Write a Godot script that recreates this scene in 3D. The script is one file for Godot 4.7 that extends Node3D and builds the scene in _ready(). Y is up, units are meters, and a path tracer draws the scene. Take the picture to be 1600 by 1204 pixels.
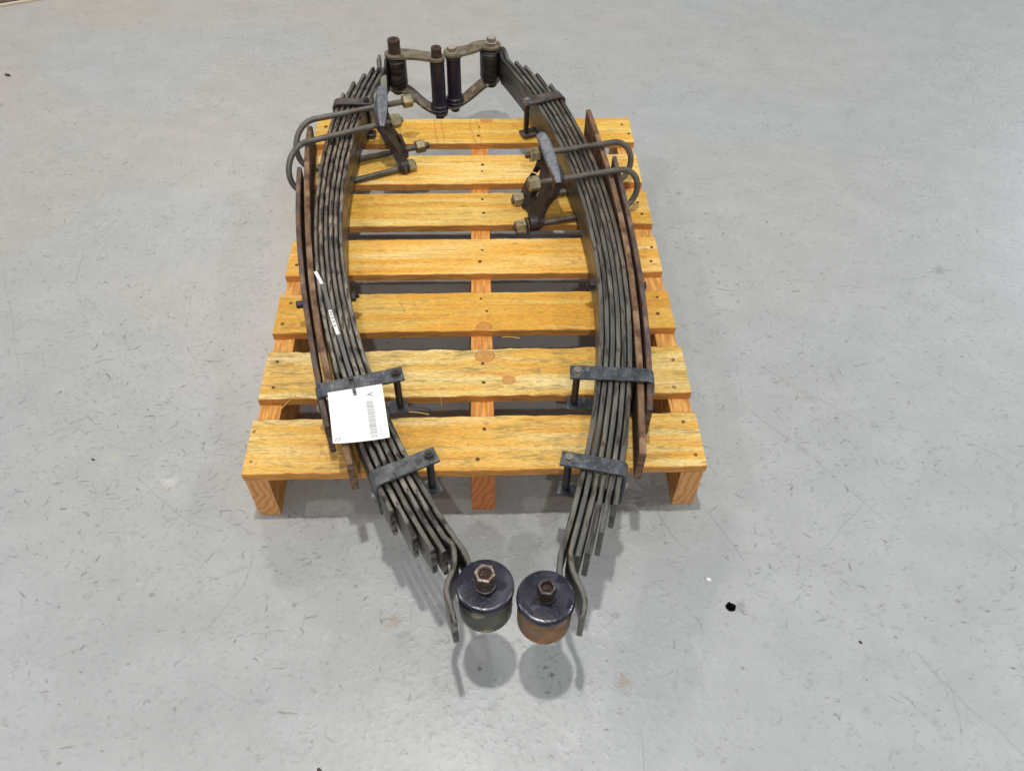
extends Node3D
# Two truck leaf springs lying on a pine pallet on a painted workshop floor.

var rng := RandomNumberGenerator.new()
var M := {}
const DECK := 0.148      # top of the pallet boards
const TOP := 0.25        # upper edge of the spring leaves
const LOW := 0.168       # lower edge of the spring leaves

# ------------------------------------------------------------------ mesh helpers
func tri(st: SurfaceTool, p: Array, n: Array, uv: Array, c: Array) -> void:
	var face: Vector3 = (p[1] - p[0]).cross(p[2] - p[0])
	var order := [0, 1, 2]
	if face.dot(n[0] + n[1] + n[2]) > 0.0:
		order = [0, 2, 1]
	for k in order:
		st.set_normal(n[k])
		st.set_uv(uv[k])
		st.set_color(c[k])
		st.add_vertex(p[k])

func quad(st: SurfaceTool, a: Vector3, b: Vector3, c: Vector3, d: Vector3, n: Vector3, col := Color.WHITE, ua := Vector2.ZERO, ub := Vector2(1, 0), uc := Vector2(1, 1), ud := Vector2(0, 1)) -> void:
	tri(st, [a, b, c], [n, n, n], [ua, ub, uc], [col, col, col])
	tri(st, [a, c, d], [n, n, n], [ua, uc, ud], [col, col, col])

func begin() -> SurfaceTool:
	var st := SurfaceTool.new()
	st.begin(Mesh.PRIMITIVE_TRIANGLES)
	return st

# rounded rectangle: list of [point, normal]
func rrect(w: float, h: float, r: float, seg := 3) -> Array:
	var out := []
	var cs := [Vector2(w / 2 - r, h / 2 - r), Vector2(-w / 2 + r, h / 2 - r), Vector2(-w / 2 + r, -h / 2 + r), Vector2(w / 2 - r, -h / 2 + r)]
	for k in 4:
		for i in seg + 1:
			var a := PI / 2 * (k + float(i) / seg)
			var d := Vector2(cos(a), sin(a))
			out.append([cs[k] + d * r, d])
	return out

func circ(r: float, seg := 14) -> Array:
	var out := []
	for i in seg:
		var a := TAU * i / seg
		out.append([Vector2(cos(a), sin(a)) * r, Vector2(cos(a), sin(a))])
	return out

# sweep a section along a path; section x goes along side = tangent x up, y along up
func sweep(st: SurfaceTool, path: Array, sec: Array, up := Vector3.UP, scales := [], cols := [], caps := true, u0 := 0.0) -> void:
	var n := path.size()
	var m := sec.size()
	var girth := [0.0]
	for j in m:
		girth.append(girth[j] + (sec[j][0] as Vector2).distance_to(sec[(j + 1) % m][0]))
	var rows := []
	var norms := []
	var dist := [u0]
	var ts := []
	for i in n:
		var t: Vector3 = (path[mini(i + 1, n - 1)] - path[maxi(i - 1, 0)]).normalized()
		ts.append(t)
		var side := t.cross(up).normalized()
		var uu := side.cross(t).normalized()
		var s := Vector2(1, 1) if scales.is_empty() else scales[i] as Vector2
		var r := []
		var q := []
		for j in m:
			var a: Vector2 = sec[j][0] * s
			var b: Vector2 = sec[j][1]
			r.append(path[i] + side * a.x + uu * a.y)
			q.append((side * b.x + uu * b.y).normalized())
		rows.append(r)
		norms.append(q)
		if i > 0:
			dist.append(dist[i - 1] + path[i].distance_to(path[i - 1]))
	for i in n - 1:
		var c0: Color = Color.WHITE if cols.is_empty() else cols[i]
		var c1: Color = Color.WHITE if cols.is_empty() else cols[i + 1]
		for j in m:
			var k := (j + 1) % m
			var v0: float = girth[j]
			var v1: float = girth[j + 1]
			tri(st, [rows[i][j], rows[i][k], rows[i + 1][k]], [norms[i][j], norms[i][k], norms[i + 1][k]], [Vector2(dist[i], v0), Vector2(dist[i], v1), Vector2(dist[i + 1], v1)], [c0, c0, c1])
			tri(st, [rows[i][j], rows[i + 1][k], rows[i + 1][j]], [norms[i][j], norms[i + 1][k], norms[i + 1][j]], [Vector2(dist[i], v0), Vector2(dist[i + 1], v1), Vector2(dist[i + 1], v0)], [c0, c1, c1])
	if caps:
		for e in [0, n - 1]:
			var nn: Vector3 = -ts[0] if e == 0 else ts[n - 1]
			var mid := Vector3.ZERO
			for j in m:
				mid += rows[e][j] / m
			var cc: Color = Color.WHITE if cols.is_empty() else cols[e]
			for j in m:
				tri(st, [mid, rows[e][j], rows[e][(j + 1) % m]], [nn, nn, nn], [Vector2(u0, 0.04), Vector2(u0 + sec[j][0].y * 2.5, 0.04 + sec[j][0].x * 0.8), Vector2(u0 + sec[(j + 1) % m][0].y * 2.5, 0.04 + sec[(j + 1) % m][0].x * 0.8)], [cc, cc, cc])

# turned or faceted body round an axis from a: profile of Vector2(radius, height)
func lathe(st: SurfaceTool, a: Vector3, axis: Vector3, prof: Array, seg := 20, faceted := false, turn := 0.0, col := Color.WHITE) -> void:
	axis = axis.normalized()
	var ref := Vector3.RIGHT if absf(axis.x) < 0.9 else Vector3.FORWARD
	var u := axis.cross(ref).normalized()
	var w := axis.cross(u).normalized()
	for i in prof.size() - 1:
		var p0: Vector2 = prof[i]
		var p1: Vector2 = prof[i + 1]
		var dd := p1 - p0
		if dd.length() < 1e-7:
			continue
		var nn := Vector2(dd.y, -dd.x).normalized()
		for k in seg:
			var a0 := TAU * k / seg + turn
			var a1 := TAU * (k + 1) / seg + turn
			var d0 := u * cos(a0) + w * sin(a0)
			var d1 := u * cos(a1) + w * sin(a1)
			var n0 := (d0 * nn.x + axis * nn.y).normalized()
			var n1 := (d1 * nn.x + axis * nn.y).normalized()
			if faceted:
				n0 = (n0 + n1).normalized()
				n1 = n0
			var A := a + d0 * p0.x + axis * p0.y
			var B := a + d1 * p0.x + axis * p0.y
			var C := a + d1 * p1.x + axis * p1.y
			var D := a + d0 * p1.x + axis * p1.y
			if p0.x > 1e-6:
				tri(st, [A, B, C], [n0, n1, n1], [Vector2(float(k) / seg, p0.y), Vector2(float(k + 1) / seg, p0.y), Vector2(float(k + 1) / seg, p1.y)], [col, col, col])
			if p1.x > 1e-6:
				tri(st, [A, C, D], [n0, n1, n0], [Vector2(float(k) / seg, p0.y), Vector2(float(k + 1) / seg, p1.y), Vector2(float(k) / seg, p1.y)], [col, col, col])

func rod(st: SurfaceTool, a: Vector3, b: Vector3, r: float, seg := 16, bev := 0.0015) -> void:
	var l := a.distance_to(b)
	lathe(st, a, b - a, [Vector2(0, 0), Vector2(r - bev, 0), Vector2(r, bev), Vector2(r, l - bev), Vector2(r - bev, l), Vector2(0, l)], seg)

func hexa(st: SurfaceTool, a: Vector3, axis: Vector3, r: float, h: float, turn := 0.0) -> void:
	lathe(st, a, axis, [Vector2(0, 0), Vector2(r * 0.9, 0), Vector2(r, h * 0.1), Vector2(r, h * 0.86), Vector2(r * 0.86, h), Vector2(0, h)], 6, true, turn)

func washer(st: SurfaceTool, a: Vector3, axis: Vector3, r: float, h: float) -> void:
	lathe(st, a, axis, [Vector2(0, 0), Vector2(r - 0.0008, 0), Vector2(r, 0.0008), Vector2(r, h - 0.0008), Vector2(r - 0.0008, h), Vector2(0, h)], 20)

func thread(st: SurfaceTool, a: Vector3, b: Vector3, r: float, pitch := 0.002) -> void:
	var l := a.distance_to(b)
	var prof := [Vector2(0, 0), Vector2(r * 0.85, 0)]
	var y := pitch * 0.5
	while y < l - pitch * 0.5:
		prof.append(Vector2(r, y))
		prof.append(Vector2(r * 0.88, y + pitch * 0.5))
		y += pitch
	prof.append(Vector2(r * 0.8, l))
	prof.append(Vector2(0, l))
	lathe(st, a, b - a, prof, 12)

func box(st: SurfaceTool, c: Vector3, x: Vector3, y: Vector3, z: Vector3, bev := 0.001) -> void:
	# x, y, z: full edge vectors
	sweep(st, [c - z / 2, c + z / 2], rrect(x.length(), y.length(), bev, 2), y.normalized())

func spline(pts: Array, per := 6) -> Array:
	var out := []
	for i in pts.size() - 1:
		var p0: Vector3 = pts[maxi(i - 1, 0)]
		var p1: Vector3 = pts[i]
		var p2: Vector3 = pts[i + 1]
		var p3: Vector3 = pts[mini(i + 2, pts.size() - 1)]
		for k in per:
			out.append(p1.cubic_interpolate(p2, p0, p3, float(k) / per))
	out.append(pts[pts.size() - 1])
	return out

# ------------------------------------------------------------------ object helpers
func obj(called: String, st: SurfaceTool, mat: Material, parent: Node = self) -> MeshInstance3D:
	var o := MeshInstance3D.new()
	o.name = called
	o.mesh = st.commit()
	o.material_override = null
	for s in o.mesh.get_surface_count():
		o.mesh.surface_set_material(s, mat)
	parent.add_child(o, true)
	return o

func thing(called: String, label: String, category: String, group := "") -> Node3D:
	var o := Node3D.new()
	o.name = called
	add_child(o, true)
	tag(o, label, category, group)
	return o

func tag(o: Node, label: String, category: String, group := "") -> void:
	o.set_meta("label", label)
	o.set_meta("category", category)
	if group:
		o.set_meta("group", group)

# ------------------------------------------------------------------ textures
func noise_bytes(w: int, h: int, sd: int, freq: float, oct := 4, kind := FastNoiseLite.TYPE_SIMPLEX_SMOOTH) -> PackedByteArray:
	var n := FastNoiseLite.new()
	n.seed = sd
	n.noise_type = kind
	n.frequency = freq
	n.fractal_octaves = oct
	n.fractal_type = FastNoiseLite.FRACTAL_FBM if oct > 1 else FastNoiseLite.FRACTAL_NONE
	var im := n.get_seamless_image(w, h)
	im.convert(Image.FORMAT_L8)
	return im.get_data()

func lut(stops: Array) -> PackedByteArray:
	# stops: [position 0..255, Color] -> 256 * 3 bytes
	var out := PackedByteArray()
	out.resize(768)
	for i in 256:
		var k := 0
		while k < stops.size() - 2 and i > stops[k + 1][0]:
			k += 1
		var t := clampf((i - stops[k][0]) / maxf(1.0, stops[k + 1][0] - stops[k][0]), 0, 1)
		var c: Color = stops[k][1].lerp(stops[k + 1][1], t)
		out[i * 3] = int(c.r * 255)
		out[i * 3 + 1] = int(c.g * 255)
		out[i * 3 + 2] = int(c.b * 255)
	return out

func rgb(r: int, g: int, b: int) -> Color:
	return Color(r / 255.0, g / 255.0, b / 255.0)

# mottled metal: base ramp by soft noise, with a second coat showing where a patch noise passes a level
func patchy(size: int, sd: int, base: Array, other: Array, level: int, freq_a := 0.012, freq_b := 0.02, soft := 14) -> ImageTexture:
	var a := noise_bytes(size, size, sd, freq_a, 5)
	var b := noise_bytes(size, size, sd + 7, freq_b, 5)
	var f := noise_bytes(size, size, sd + 13, 0.15, 2)
	var la := lut(base)
	var lb := lut(other)
	var d := PackedByteArray()
	d.resize(size * size * 3)
	for i in size * size:
		var g := clampi(a[i] + (f[i] - 128) / 3, 0, 255)
		var k := clampf(float(b[i] + (f[i] - 128) / 6 - level) / soft, 0.0, 1.0)
		for c in 3:
			var x := la[g * 3 + c]
			d[i * 3 + c] = int(x + (lb[g * 3 + c] - x) * k)
	return ImageTexture.create_from_image(Image.create_from_data(size, size, false, Image.FORMAT_RGB8, d))

func grey_noise(size: int, sd: int, freq: float, oct := 4) -> ImageTexture:
	return ImageTexture.create_from_image(Image.create_from_data(size, size, false, Image.FORMAT_L8, noise_bytes(size, size, sd, freq, oct)))

func metal(tex: Texture2D, rough: float, met: float, scale: float, bump: Texture2D = null, bump_cm := 0.04) -> StandardMaterial3D:
	var m := StandardMaterial3D.new()
	m.albedo_texture = tex
	m.roughness = rough
	m.metallic = met
	m.uv1_triplanar = true
	m.uv1_world_triplanar = true
	m.uv1_scale = Vector3.ONE * scale
	m.vertex_color_use_as_albedo = true
	if bump:
		m.heightmap_enabled = true
		m.heightmap_texture = bump
		m.heightmap_scale = bump_cm
	return m

func plain(c: Color, rough: float, met := 0.0) -> StandardMaterial3D:
	var m := StandardMaterial3D.new()
	m.albedo_color = c
	m.roughness = rough
	m.metallic = met
	return m

func stroke(im: Image, p: Vector2, ang: float, len: float, curl: float, dark: float, tint: Color, wide := 1, shake := 0.2) -> void:
	var w := im.get_width()
	var h := im.get_height()
	var n := int(len)
	for i in n:
		var k := dark * minf(1.0, 3.0 * minf(float(i + 1) / n, float(n - i) / n))
		for o in wide:
			var x := int(p.x - sin(ang) * o)
			var y := int(p.y + cos(ang) * o)
			if x >= 0 and y >= 0 and x < w and y < h:
				im.set_pixel(x, y, im.get_pixel(x, y).lerp(tint, k * (1.0 if o == 0 else 0.6)))
		p += Vector2(cos(ang), sin(ang))
		ang += curl + rng.randf_range(-shake, shake)

func blot(im: Image, c: Vector2, r: float, k: float, tint: Color, flat := 1.0, ragged := 0.35) -> void:
	var nz := FastNoiseLite.new()
	nz.seed = rng.randi() % 9999
	nz.frequency = 0.9
	nz.fractal_octaves = 3
	for y in range(int(c.y - r * flat * 1.4), int(c.y + r * flat * 1.4) + 1):
		for x in range(int(c.x - r * 1.4), int(c.x + r * 1.4) + 1):
			if x < 0 or y < 0 or x >= im.get_width() or y >= im.get_height():
				continue
			var d := Vector2(x - c.x, (y - c.y) / flat)
			var a := d.angle()
			var e := r * (0.9 + ragged * 1.1 * nz.get_noise_2d(cos(a) * 2.0 + d.x * 0.03, sin(a) * 2.0 + d.y * 0.03))
			var s := clampf((e - d.length()) / maxf(1.0, r * 0.6), 0, 1)
			if s > 0:
				im.set_pixel(x, y, im.get_pixel(x, y).lerp(tint, s * k))

# ------------------------------------------------------------------ floor
const FX0 := -1.95
const FX1 := 2.30
const FZ0 := -2.50
const FZ1 := 0.65
const FS := 2048

func fpx(x: float, z: float) -> Vector2:
	return Vector2((x - FX0) / (FX1 - FX0) * FS, (z - FZ0) / (FZ1 - FZ0) * FS)

func floor_material() -> StandardMaterial3D:
	var s := 1024
	var a := noise_bytes(s, s, 3, 0.003, 4)
	var b := noise_bytes(s, s, 9, 0.008, 5)
	var c := noise_bytes(s, s, 21, 0.025, 4)
	var e1 := noise_bytes(s, s, 71, 0.045, 3)
	var e2 := noise_bytes(s, s, 73, 0.10, 2)
	var d := PackedByteArray()
	d.resize(s * s * 3)
	for y in s:
		for x in s:
			var i := y * s + x
			var g := 169.0 + (a[i] - 128) * 0.012 + (b[i] - 128) * 0.012 + (c[i] - 128) * 0.04
			# fine crazed lines and specks in the worn coat
			var ln := maxf(0.0, 1.0 - absf(e1[i] - 128.0) / 5.0) * clampf((c[i] - 100.0) / 60.0, 0.0, 1.0)
			var ln2 := maxf(0.0, 1.0 - absf(e2[i] - 120.0) / 5.0) * clampf((150.0 - c[i]) / 70.0, 0.0, 1.0)
			g -= 15.0 * ln + 11.0 * ln2 + clampf((e2[i] - 186.0) * 0.25, 0.0, 9.0)
			# warmer tint, stronger towards the far left
			var warmth := clampf((float(a[i]) - 40) / 130.0, 0, 1) * clampf(1.15 - float(y) / s * 1.2, 0.06, 1) * clampf(1.25 - float(x) / s * 1.35, 0.1, 1)
			d[i * 3] = int(clampf(g - 3 + 5 * warmth, 0, 255))
			d[i * 3 + 1] = int(clampf(g + 1 - 4 * warmth, 0, 255))
			d[i * 3 + 2] = int(clampf(g + 2 - 12 * warmth, 0, 255))
	var im := Image.create_from_data(s, s, false, Image.FORMAT_RGB8, d)
	im.resize(FS, FS, Image.INTERPOLATE_CUBIC)
	rng.seed = 11
	# clumps of scuffs: short curved rubber and pallet marks, mostly along the traffic direction
	var clump := FastNoiseLite.new()
	clump.seed = 5
	clump.frequency = 0.0042
	clump.fractal_octaves = 3
	for k in 24000:
		var p := Vector2(rng.randf() * FS, rng.randf() * FS)
		if clump.get_noise_2d(p.x, p.y) * 1.3 + rng.randf_range(-0.5, 0.5) < 0.0:
			continue
		var ang := rng.randfn(0.25, 0.9)
		var grey := rng.randf_range(0.30, 0.52)
		var wide := 1 + (1 if rng.randf() < 0.28 else 0) + (1 if rng.randf() < 0.06 else 0)
		stroke(im, p, ang, 2.0 + 24.0 * pow(rng.randf(), 3.0), rng.randfn(0, 0.03), pow(rng.randf(), 4.0) * 0.5 + 0.06, Color(grey, grey, grey * 0.97), wide)
	for q in 3600:
		# denser scuffing where pallets get dragged about
		var p := fpx(rng.randfn(-0.75, 0.3) if q % 3 else rng.randfn(0.72, 0.2), rng.randfn(-0.25, 0.42))
		var grey := rng.randf_range(0.28, 0.46)
		stroke(im, p, rng.randf() * TAU, 2.0 + 14.0 * pow(rng.randf(), 1.8), rng.randfn(0, 0.08), pow(rng.randf(), 4.0) * 0.7 + 0.05, Color(grey, grey, grey), 1 + int(rng.randf() < 0.35))
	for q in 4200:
		# paler scrapes, which also paint lamp glints into the floor colour
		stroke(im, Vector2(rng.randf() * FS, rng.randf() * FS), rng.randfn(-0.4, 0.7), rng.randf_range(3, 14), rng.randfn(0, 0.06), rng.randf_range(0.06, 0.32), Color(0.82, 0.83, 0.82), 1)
	for q in 2600:
		var p := Vector2(rng.randf() * FS, rng.randf() * FS)
		var g2 := rng.randf_range(0.3, 0.55)
		blot(im, p, rng.randf_range(1.0, 3.2), rng.randf_range(0.12, 0.6), Color(g2, g2, g2 * 0.95), rng.randf_range(0.5, 1.3))
	for q in 420:
		# smudges made of many small marks
		var p := Vector2(rng.randf() * FS, rng.randf() * FS)
		var rad := rng.randf_range(8, 34)
		for t in int(rad * 0.9):
			var o := Vector2(rng.randfn(0, rad), rng.randfn(0, rad * 0.6))
			stroke(im, p + o, rng.randf() * TAU, rng.randf_range(2, 8), rng.randfn(0, 0.2), rng.randf_range(0.06, 0.34), Color(0.42, 0.42, 0.40), 2)
	for q in 110:
		# bundles of fine parallel drag marks
		var p0 := Vector2(rng.randf() * FS, rng.randf() * FS)
		var an := rng.randfn(0.5, 0.7) if q % 3 else rng.randf() * TAU
		var ln := rng.randf_range(20, 120)
		for t in rng.randi_range(3, 11):
			var off := Vector2(-sin(an), cos(an)) * rng.randfn(0, 7) + Vector2(cos(an), sin(an)) * rng.randfn(0, ln * 0.4)
			stroke(im, p0 + off, an + rng.randfn(0, 0.05), ln * rng.randf_range(0.3, 1.0), rng.randfn(0, 0.003), rng.randf_range(0.05, 0.24), Color(0.44, 0.44, 0.43), 1 + int(rng.randf() < 0.2), 0.04)
	for q in 60:
		# soft rubber smears
		var p0 := Vector2(rng.randf() * FS, rng.randf() * FS)
		var an := rng.randf() * TAU
		for t in 12:
			blot(im, p0 + Vector2(cos(an), sin(an)) * t * 3.0 + Vector2(rng.randfn(0, 2), rng.randfn(0, 2)), rng.randf_range(2, 5), rng.randf_range(0.04, 0.15), Color(0.4, 0.4, 0.39), 1.0, 0.8)
	for q in 26:
		var pz := Vector2(rng.randf() * FS, rng.randf() * FS * 0.8)
		for t in 14:
			blot(im, pz + Vector2(rng.randfn(0, 26), rng.randfn(0, 16)), rng.randf_range(5, 16), rng.randf_range(0.03, 0.10), rgb(142, 130, 116), 0.7, 0.9)
	for q in 70:
		# thin wandering scratches
		stroke(im, Vector2(rng.randf() * FS, rng.randf() * FS), rng.randf_range(0.5, 1.35) if rng.randf() < 0.6 else rng.randf() * TAU, rng.randf_range(40, 240), rng.randfn(0, 0.003), rng.randf_range(0.12, 0.42), Color(0.45, 0.46, 0.46), 1, 0.05)
	# the long diagonal scratch line on the right, and its companions
	for l in [[0.50, -0.62, 1.05, -0.02, 0.3], [0.55, -0.35, 0.98, 0.16, 0.38], [1.0, 0.02, 1.25, 0.35, 0.35], [0.36, -0.02, 0.42, 0.12, 0.45], [0.46, -0.02, 0.56, 0.16, 0.4], [0.9, -1.25, 1.5, -1.05, 0.25], [0.7, -0.9, 1.25, -1.1, 0.25], [-0.6, 0.3, -0.15, 0.14, 0.2], [-1.3, -0.9, -1.1, -0.3, 0.18]]:
		var p0 := fpx(l[0], l[1])
		var p1 := fpx(l[2], l[3])
		stroke(im, p0, (p1 - p0).angle(), p0.distance_to(p1), 0.0, l[4], Color(0.42, 0.43, 0.43), 1, 0.02)
	# stains one can point at
	for l in [[-0.162, 0.236, 9, 0.5, 150, 128, 104], [-0.79, -0.155, 8, 0.35, 190, 184, 160], [-0.6536, -0.0874, 10, 0.5, 205, 205, 195], [0.26, 0.36, 9, 0.45, 150, 128, 104], [0.5, 0.226, 9, 0.4, 120, 112, 112], [0.0, 0.33, 3, 0.6, 90, 70, 52], [0.12, 0.33, 3, 0.5, 90, 90, 82], [0.13, 0.345, 3, 0.6, 60, 60, 56], [0.37, -0.03, 26, 0.25, 80, 82, 80], [0.45, -0.06, 18, 0.3, 80, 82, 80], [0.43, -0.22, 22, 0.25, 95, 96, 95], [0.48, -0.3, 16, 0.28, 95, 96, 95], [0.3, -0.02, 24, 0.35, 70, 72, 70], [1.25, -0.72, 12, 0.35, 110, 110, 106], [0.6, -1.07, 7, 0.5, 130, 118, 104], [-0.47, -0.6, 20, 0.16, 140, 130, 118]]:
		blot(im, fpx(l[0], l[1]), l[2], l[3], rgb(l[4], l[5], l[6]), 1.2, 0.6)
	var m := StandardMaterial3D.new()
	m.detail_enabled = true
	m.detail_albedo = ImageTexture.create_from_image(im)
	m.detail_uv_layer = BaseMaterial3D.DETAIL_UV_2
	m.albedo_color = Color(0.7, 0.71, 0.7)
	m.roughness = 0.38
	m.metallic_specular = 0.5
	# orange peel and trowel ripples of the paint
	var e := noise_bytes(1024, 1024, 31, 0.045, 4)
	var f := noise_bytes(1024, 1024, 37, 0.009, 3)
	var hd := PackedByteArray()
	hd.resize(1024 * 1024)
	for i in 1024 * 1024:
		hd[i] = clampi(int(e[i] * 0.2 + f[i] * 0.10 + maxf(0.0, float(e[i]) - 176.0) * 1.7), 0, 255)
	m.heightmap_enabled = true
	m.heightmap_texture = ImageTexture.create_from_image(Image.create_from_data(1024, 1024, false, Image.FORMAT_L8, hd))
	m.heightmap_scale = 0.16
	return m

func floor_quad(st: SurfaceTool, p: Array) -> void:
	var order := [0, 1, 2, 0, 2, 3]
	if (p[1] - p[0]).cross(p[2] - p[0]).y > 0.0:
		order = [0, 2, 1, 0, 3, 2]
	for k in order:
		var q: Vector3 = p[k]
		st.set_normal(Vector3.UP)
		st.set_uv(Vector2(q.x, q.z) / 0.9)
		st.set_uv2(Vector2((q.x - FX0) / (FX1 - FX0), (q.z - FZ0) / (FZ1 - FZ0)))
		st.add_vertex(q)

func build_floor() -> void:
	# one sheet with a small round hole left for the old anchor
	var hole := Vector2(0.4826, 0.2246)
	var hs := 0.06
	var st := begin()
	var X := [-9.0, hole.x - hs, hole.x + hs, 9.0]
	var Z := [-9.0, hole.y - hs, hole.y + hs, 7.0]
	for i in 3:
		for j in 3:
			if i == 1 and j == 1:
				continue
			var a := Vector3(X[i], 0, Z[j])
			var b := Vector3(X[i + 1], 0, Z[j])
			var c := Vector3(X[i + 1], 0, Z[j + 1])
			var d := Vector3(X[i], 0, Z[j + 1])
			floor_quad(st, [a, b, c, d])
	rng.seed = 4
	var inner := []
	var outer := []
	for k in 24:
		var a := TAU * k / 24 + PI / 4
		var r := 0.0095 * rng.randf_range(0.88, 1.14)
		inner.append(Vector3(hole.x + cos(a) * r, 0, hole.y + sin(a) * r))
		var q := Vector2(cos(a), sin(a))
		q /= maxf(absf(q.x), absf(q.y))
		outer.append(Vector3(hole.x + q.x * hs, 0, hole.y + q.y * hs))
	for k in 24:
		var a: Vector3 = inner[k]
		var b: Vector3 = inner[(k + 1) % 24]
		var c: Vector3 = outer[(k + 1) % 24]
		var d: Vector3 = outer[k]
		floor_quad(st, [a, b, c, d])
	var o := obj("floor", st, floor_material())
	o.set_meta("kind", "structure")
	st = begin()
	for k in 24:
		var a: Vector3 = inner[k]
		var b: Vector3 = inner[(k + 1) % 24]
		var mid := Vector3(hole.x, -0.02, hole.y)
		var n := (mid - a) * Vector3(1, 0, 1)
		quad(st, a, b, b.lerp(mid, 0.25) + Vector3(0, -0.025, 0), a.lerp(mid, 0.25) + Vector3(0, -0.025, 0), n.normalized())
	lathe(st, Vector3(hole.x, -0.032, hole.y), Vector3.UP, [Vector2(0.011, 0), Vector2(0.006, 0.006), Vector2(0, 0.007)], 16)
	o = obj("anchor_hole", st, M.hole)
	tag(o, "small round black anchor hole in the grey floor right of the right bushing", "hole")

# ------------------------------------------------------------------ wood
const BOARDS := [[-1.2377, -1.1100], [-1.0528, -0.9199], [-0.8806, -0.7452], [-0.6925, -0.5630], [-0.4993, -0.3746], [-0.3192, -0.1855], [-0.1338, 0.0]]
const KNOTS := [
	[[0.49, 0.012, 0.018, 0.012], [0.44, 0.06, 0.006, 0.004], [0.70, 0.09, 0.006, 0.004]],
	[[0.30, 0.03, 0.005, 0.004], [0.85, 0.05, 0.008, 0.006], [0.88, 0.09, 0.006, 0.005]],
	[[0.82, 0.04, 0.012, 0.008], [0.86, 0.08, 0.009, 0.006], [0.84, 0.10, 0.006, 0.005], [0.20, 0.10, 0.006, 0.004]],
	[[0.87, 0.045, 0.007, 0.005], [0.86, 0.075, 0.011, 0.006], [0.885, 0.10, 0.006, 0.005], [0.55, 0.02, 0.008, 0.005], [0.57, 0.06, 0.006, 0.004]],
	[[0.470, 0.112, 0.0165, 0.0150], [0.31, 0.04, 0.006, 0.005], [0.48, 0.075, 0.006, 0.004], [0.04, 0.095, 0.008, 0.006]],
	[[0.470, 0.022, 0.0210, 0.0165], [0.52, 0.090, 0.014, 0.011], [0.05, 0.035, 0.009, 0.006], [0.38, 0.11, 0.007, 0.005], [0.81, 0.03, 0.006, 0.005]],
	[[0.245, 0.03, 0.008, 0.006], [0.47, 0.02, 0.006, 0.004], [0.69, 0.085, 0.006, 0.004]],
]

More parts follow.
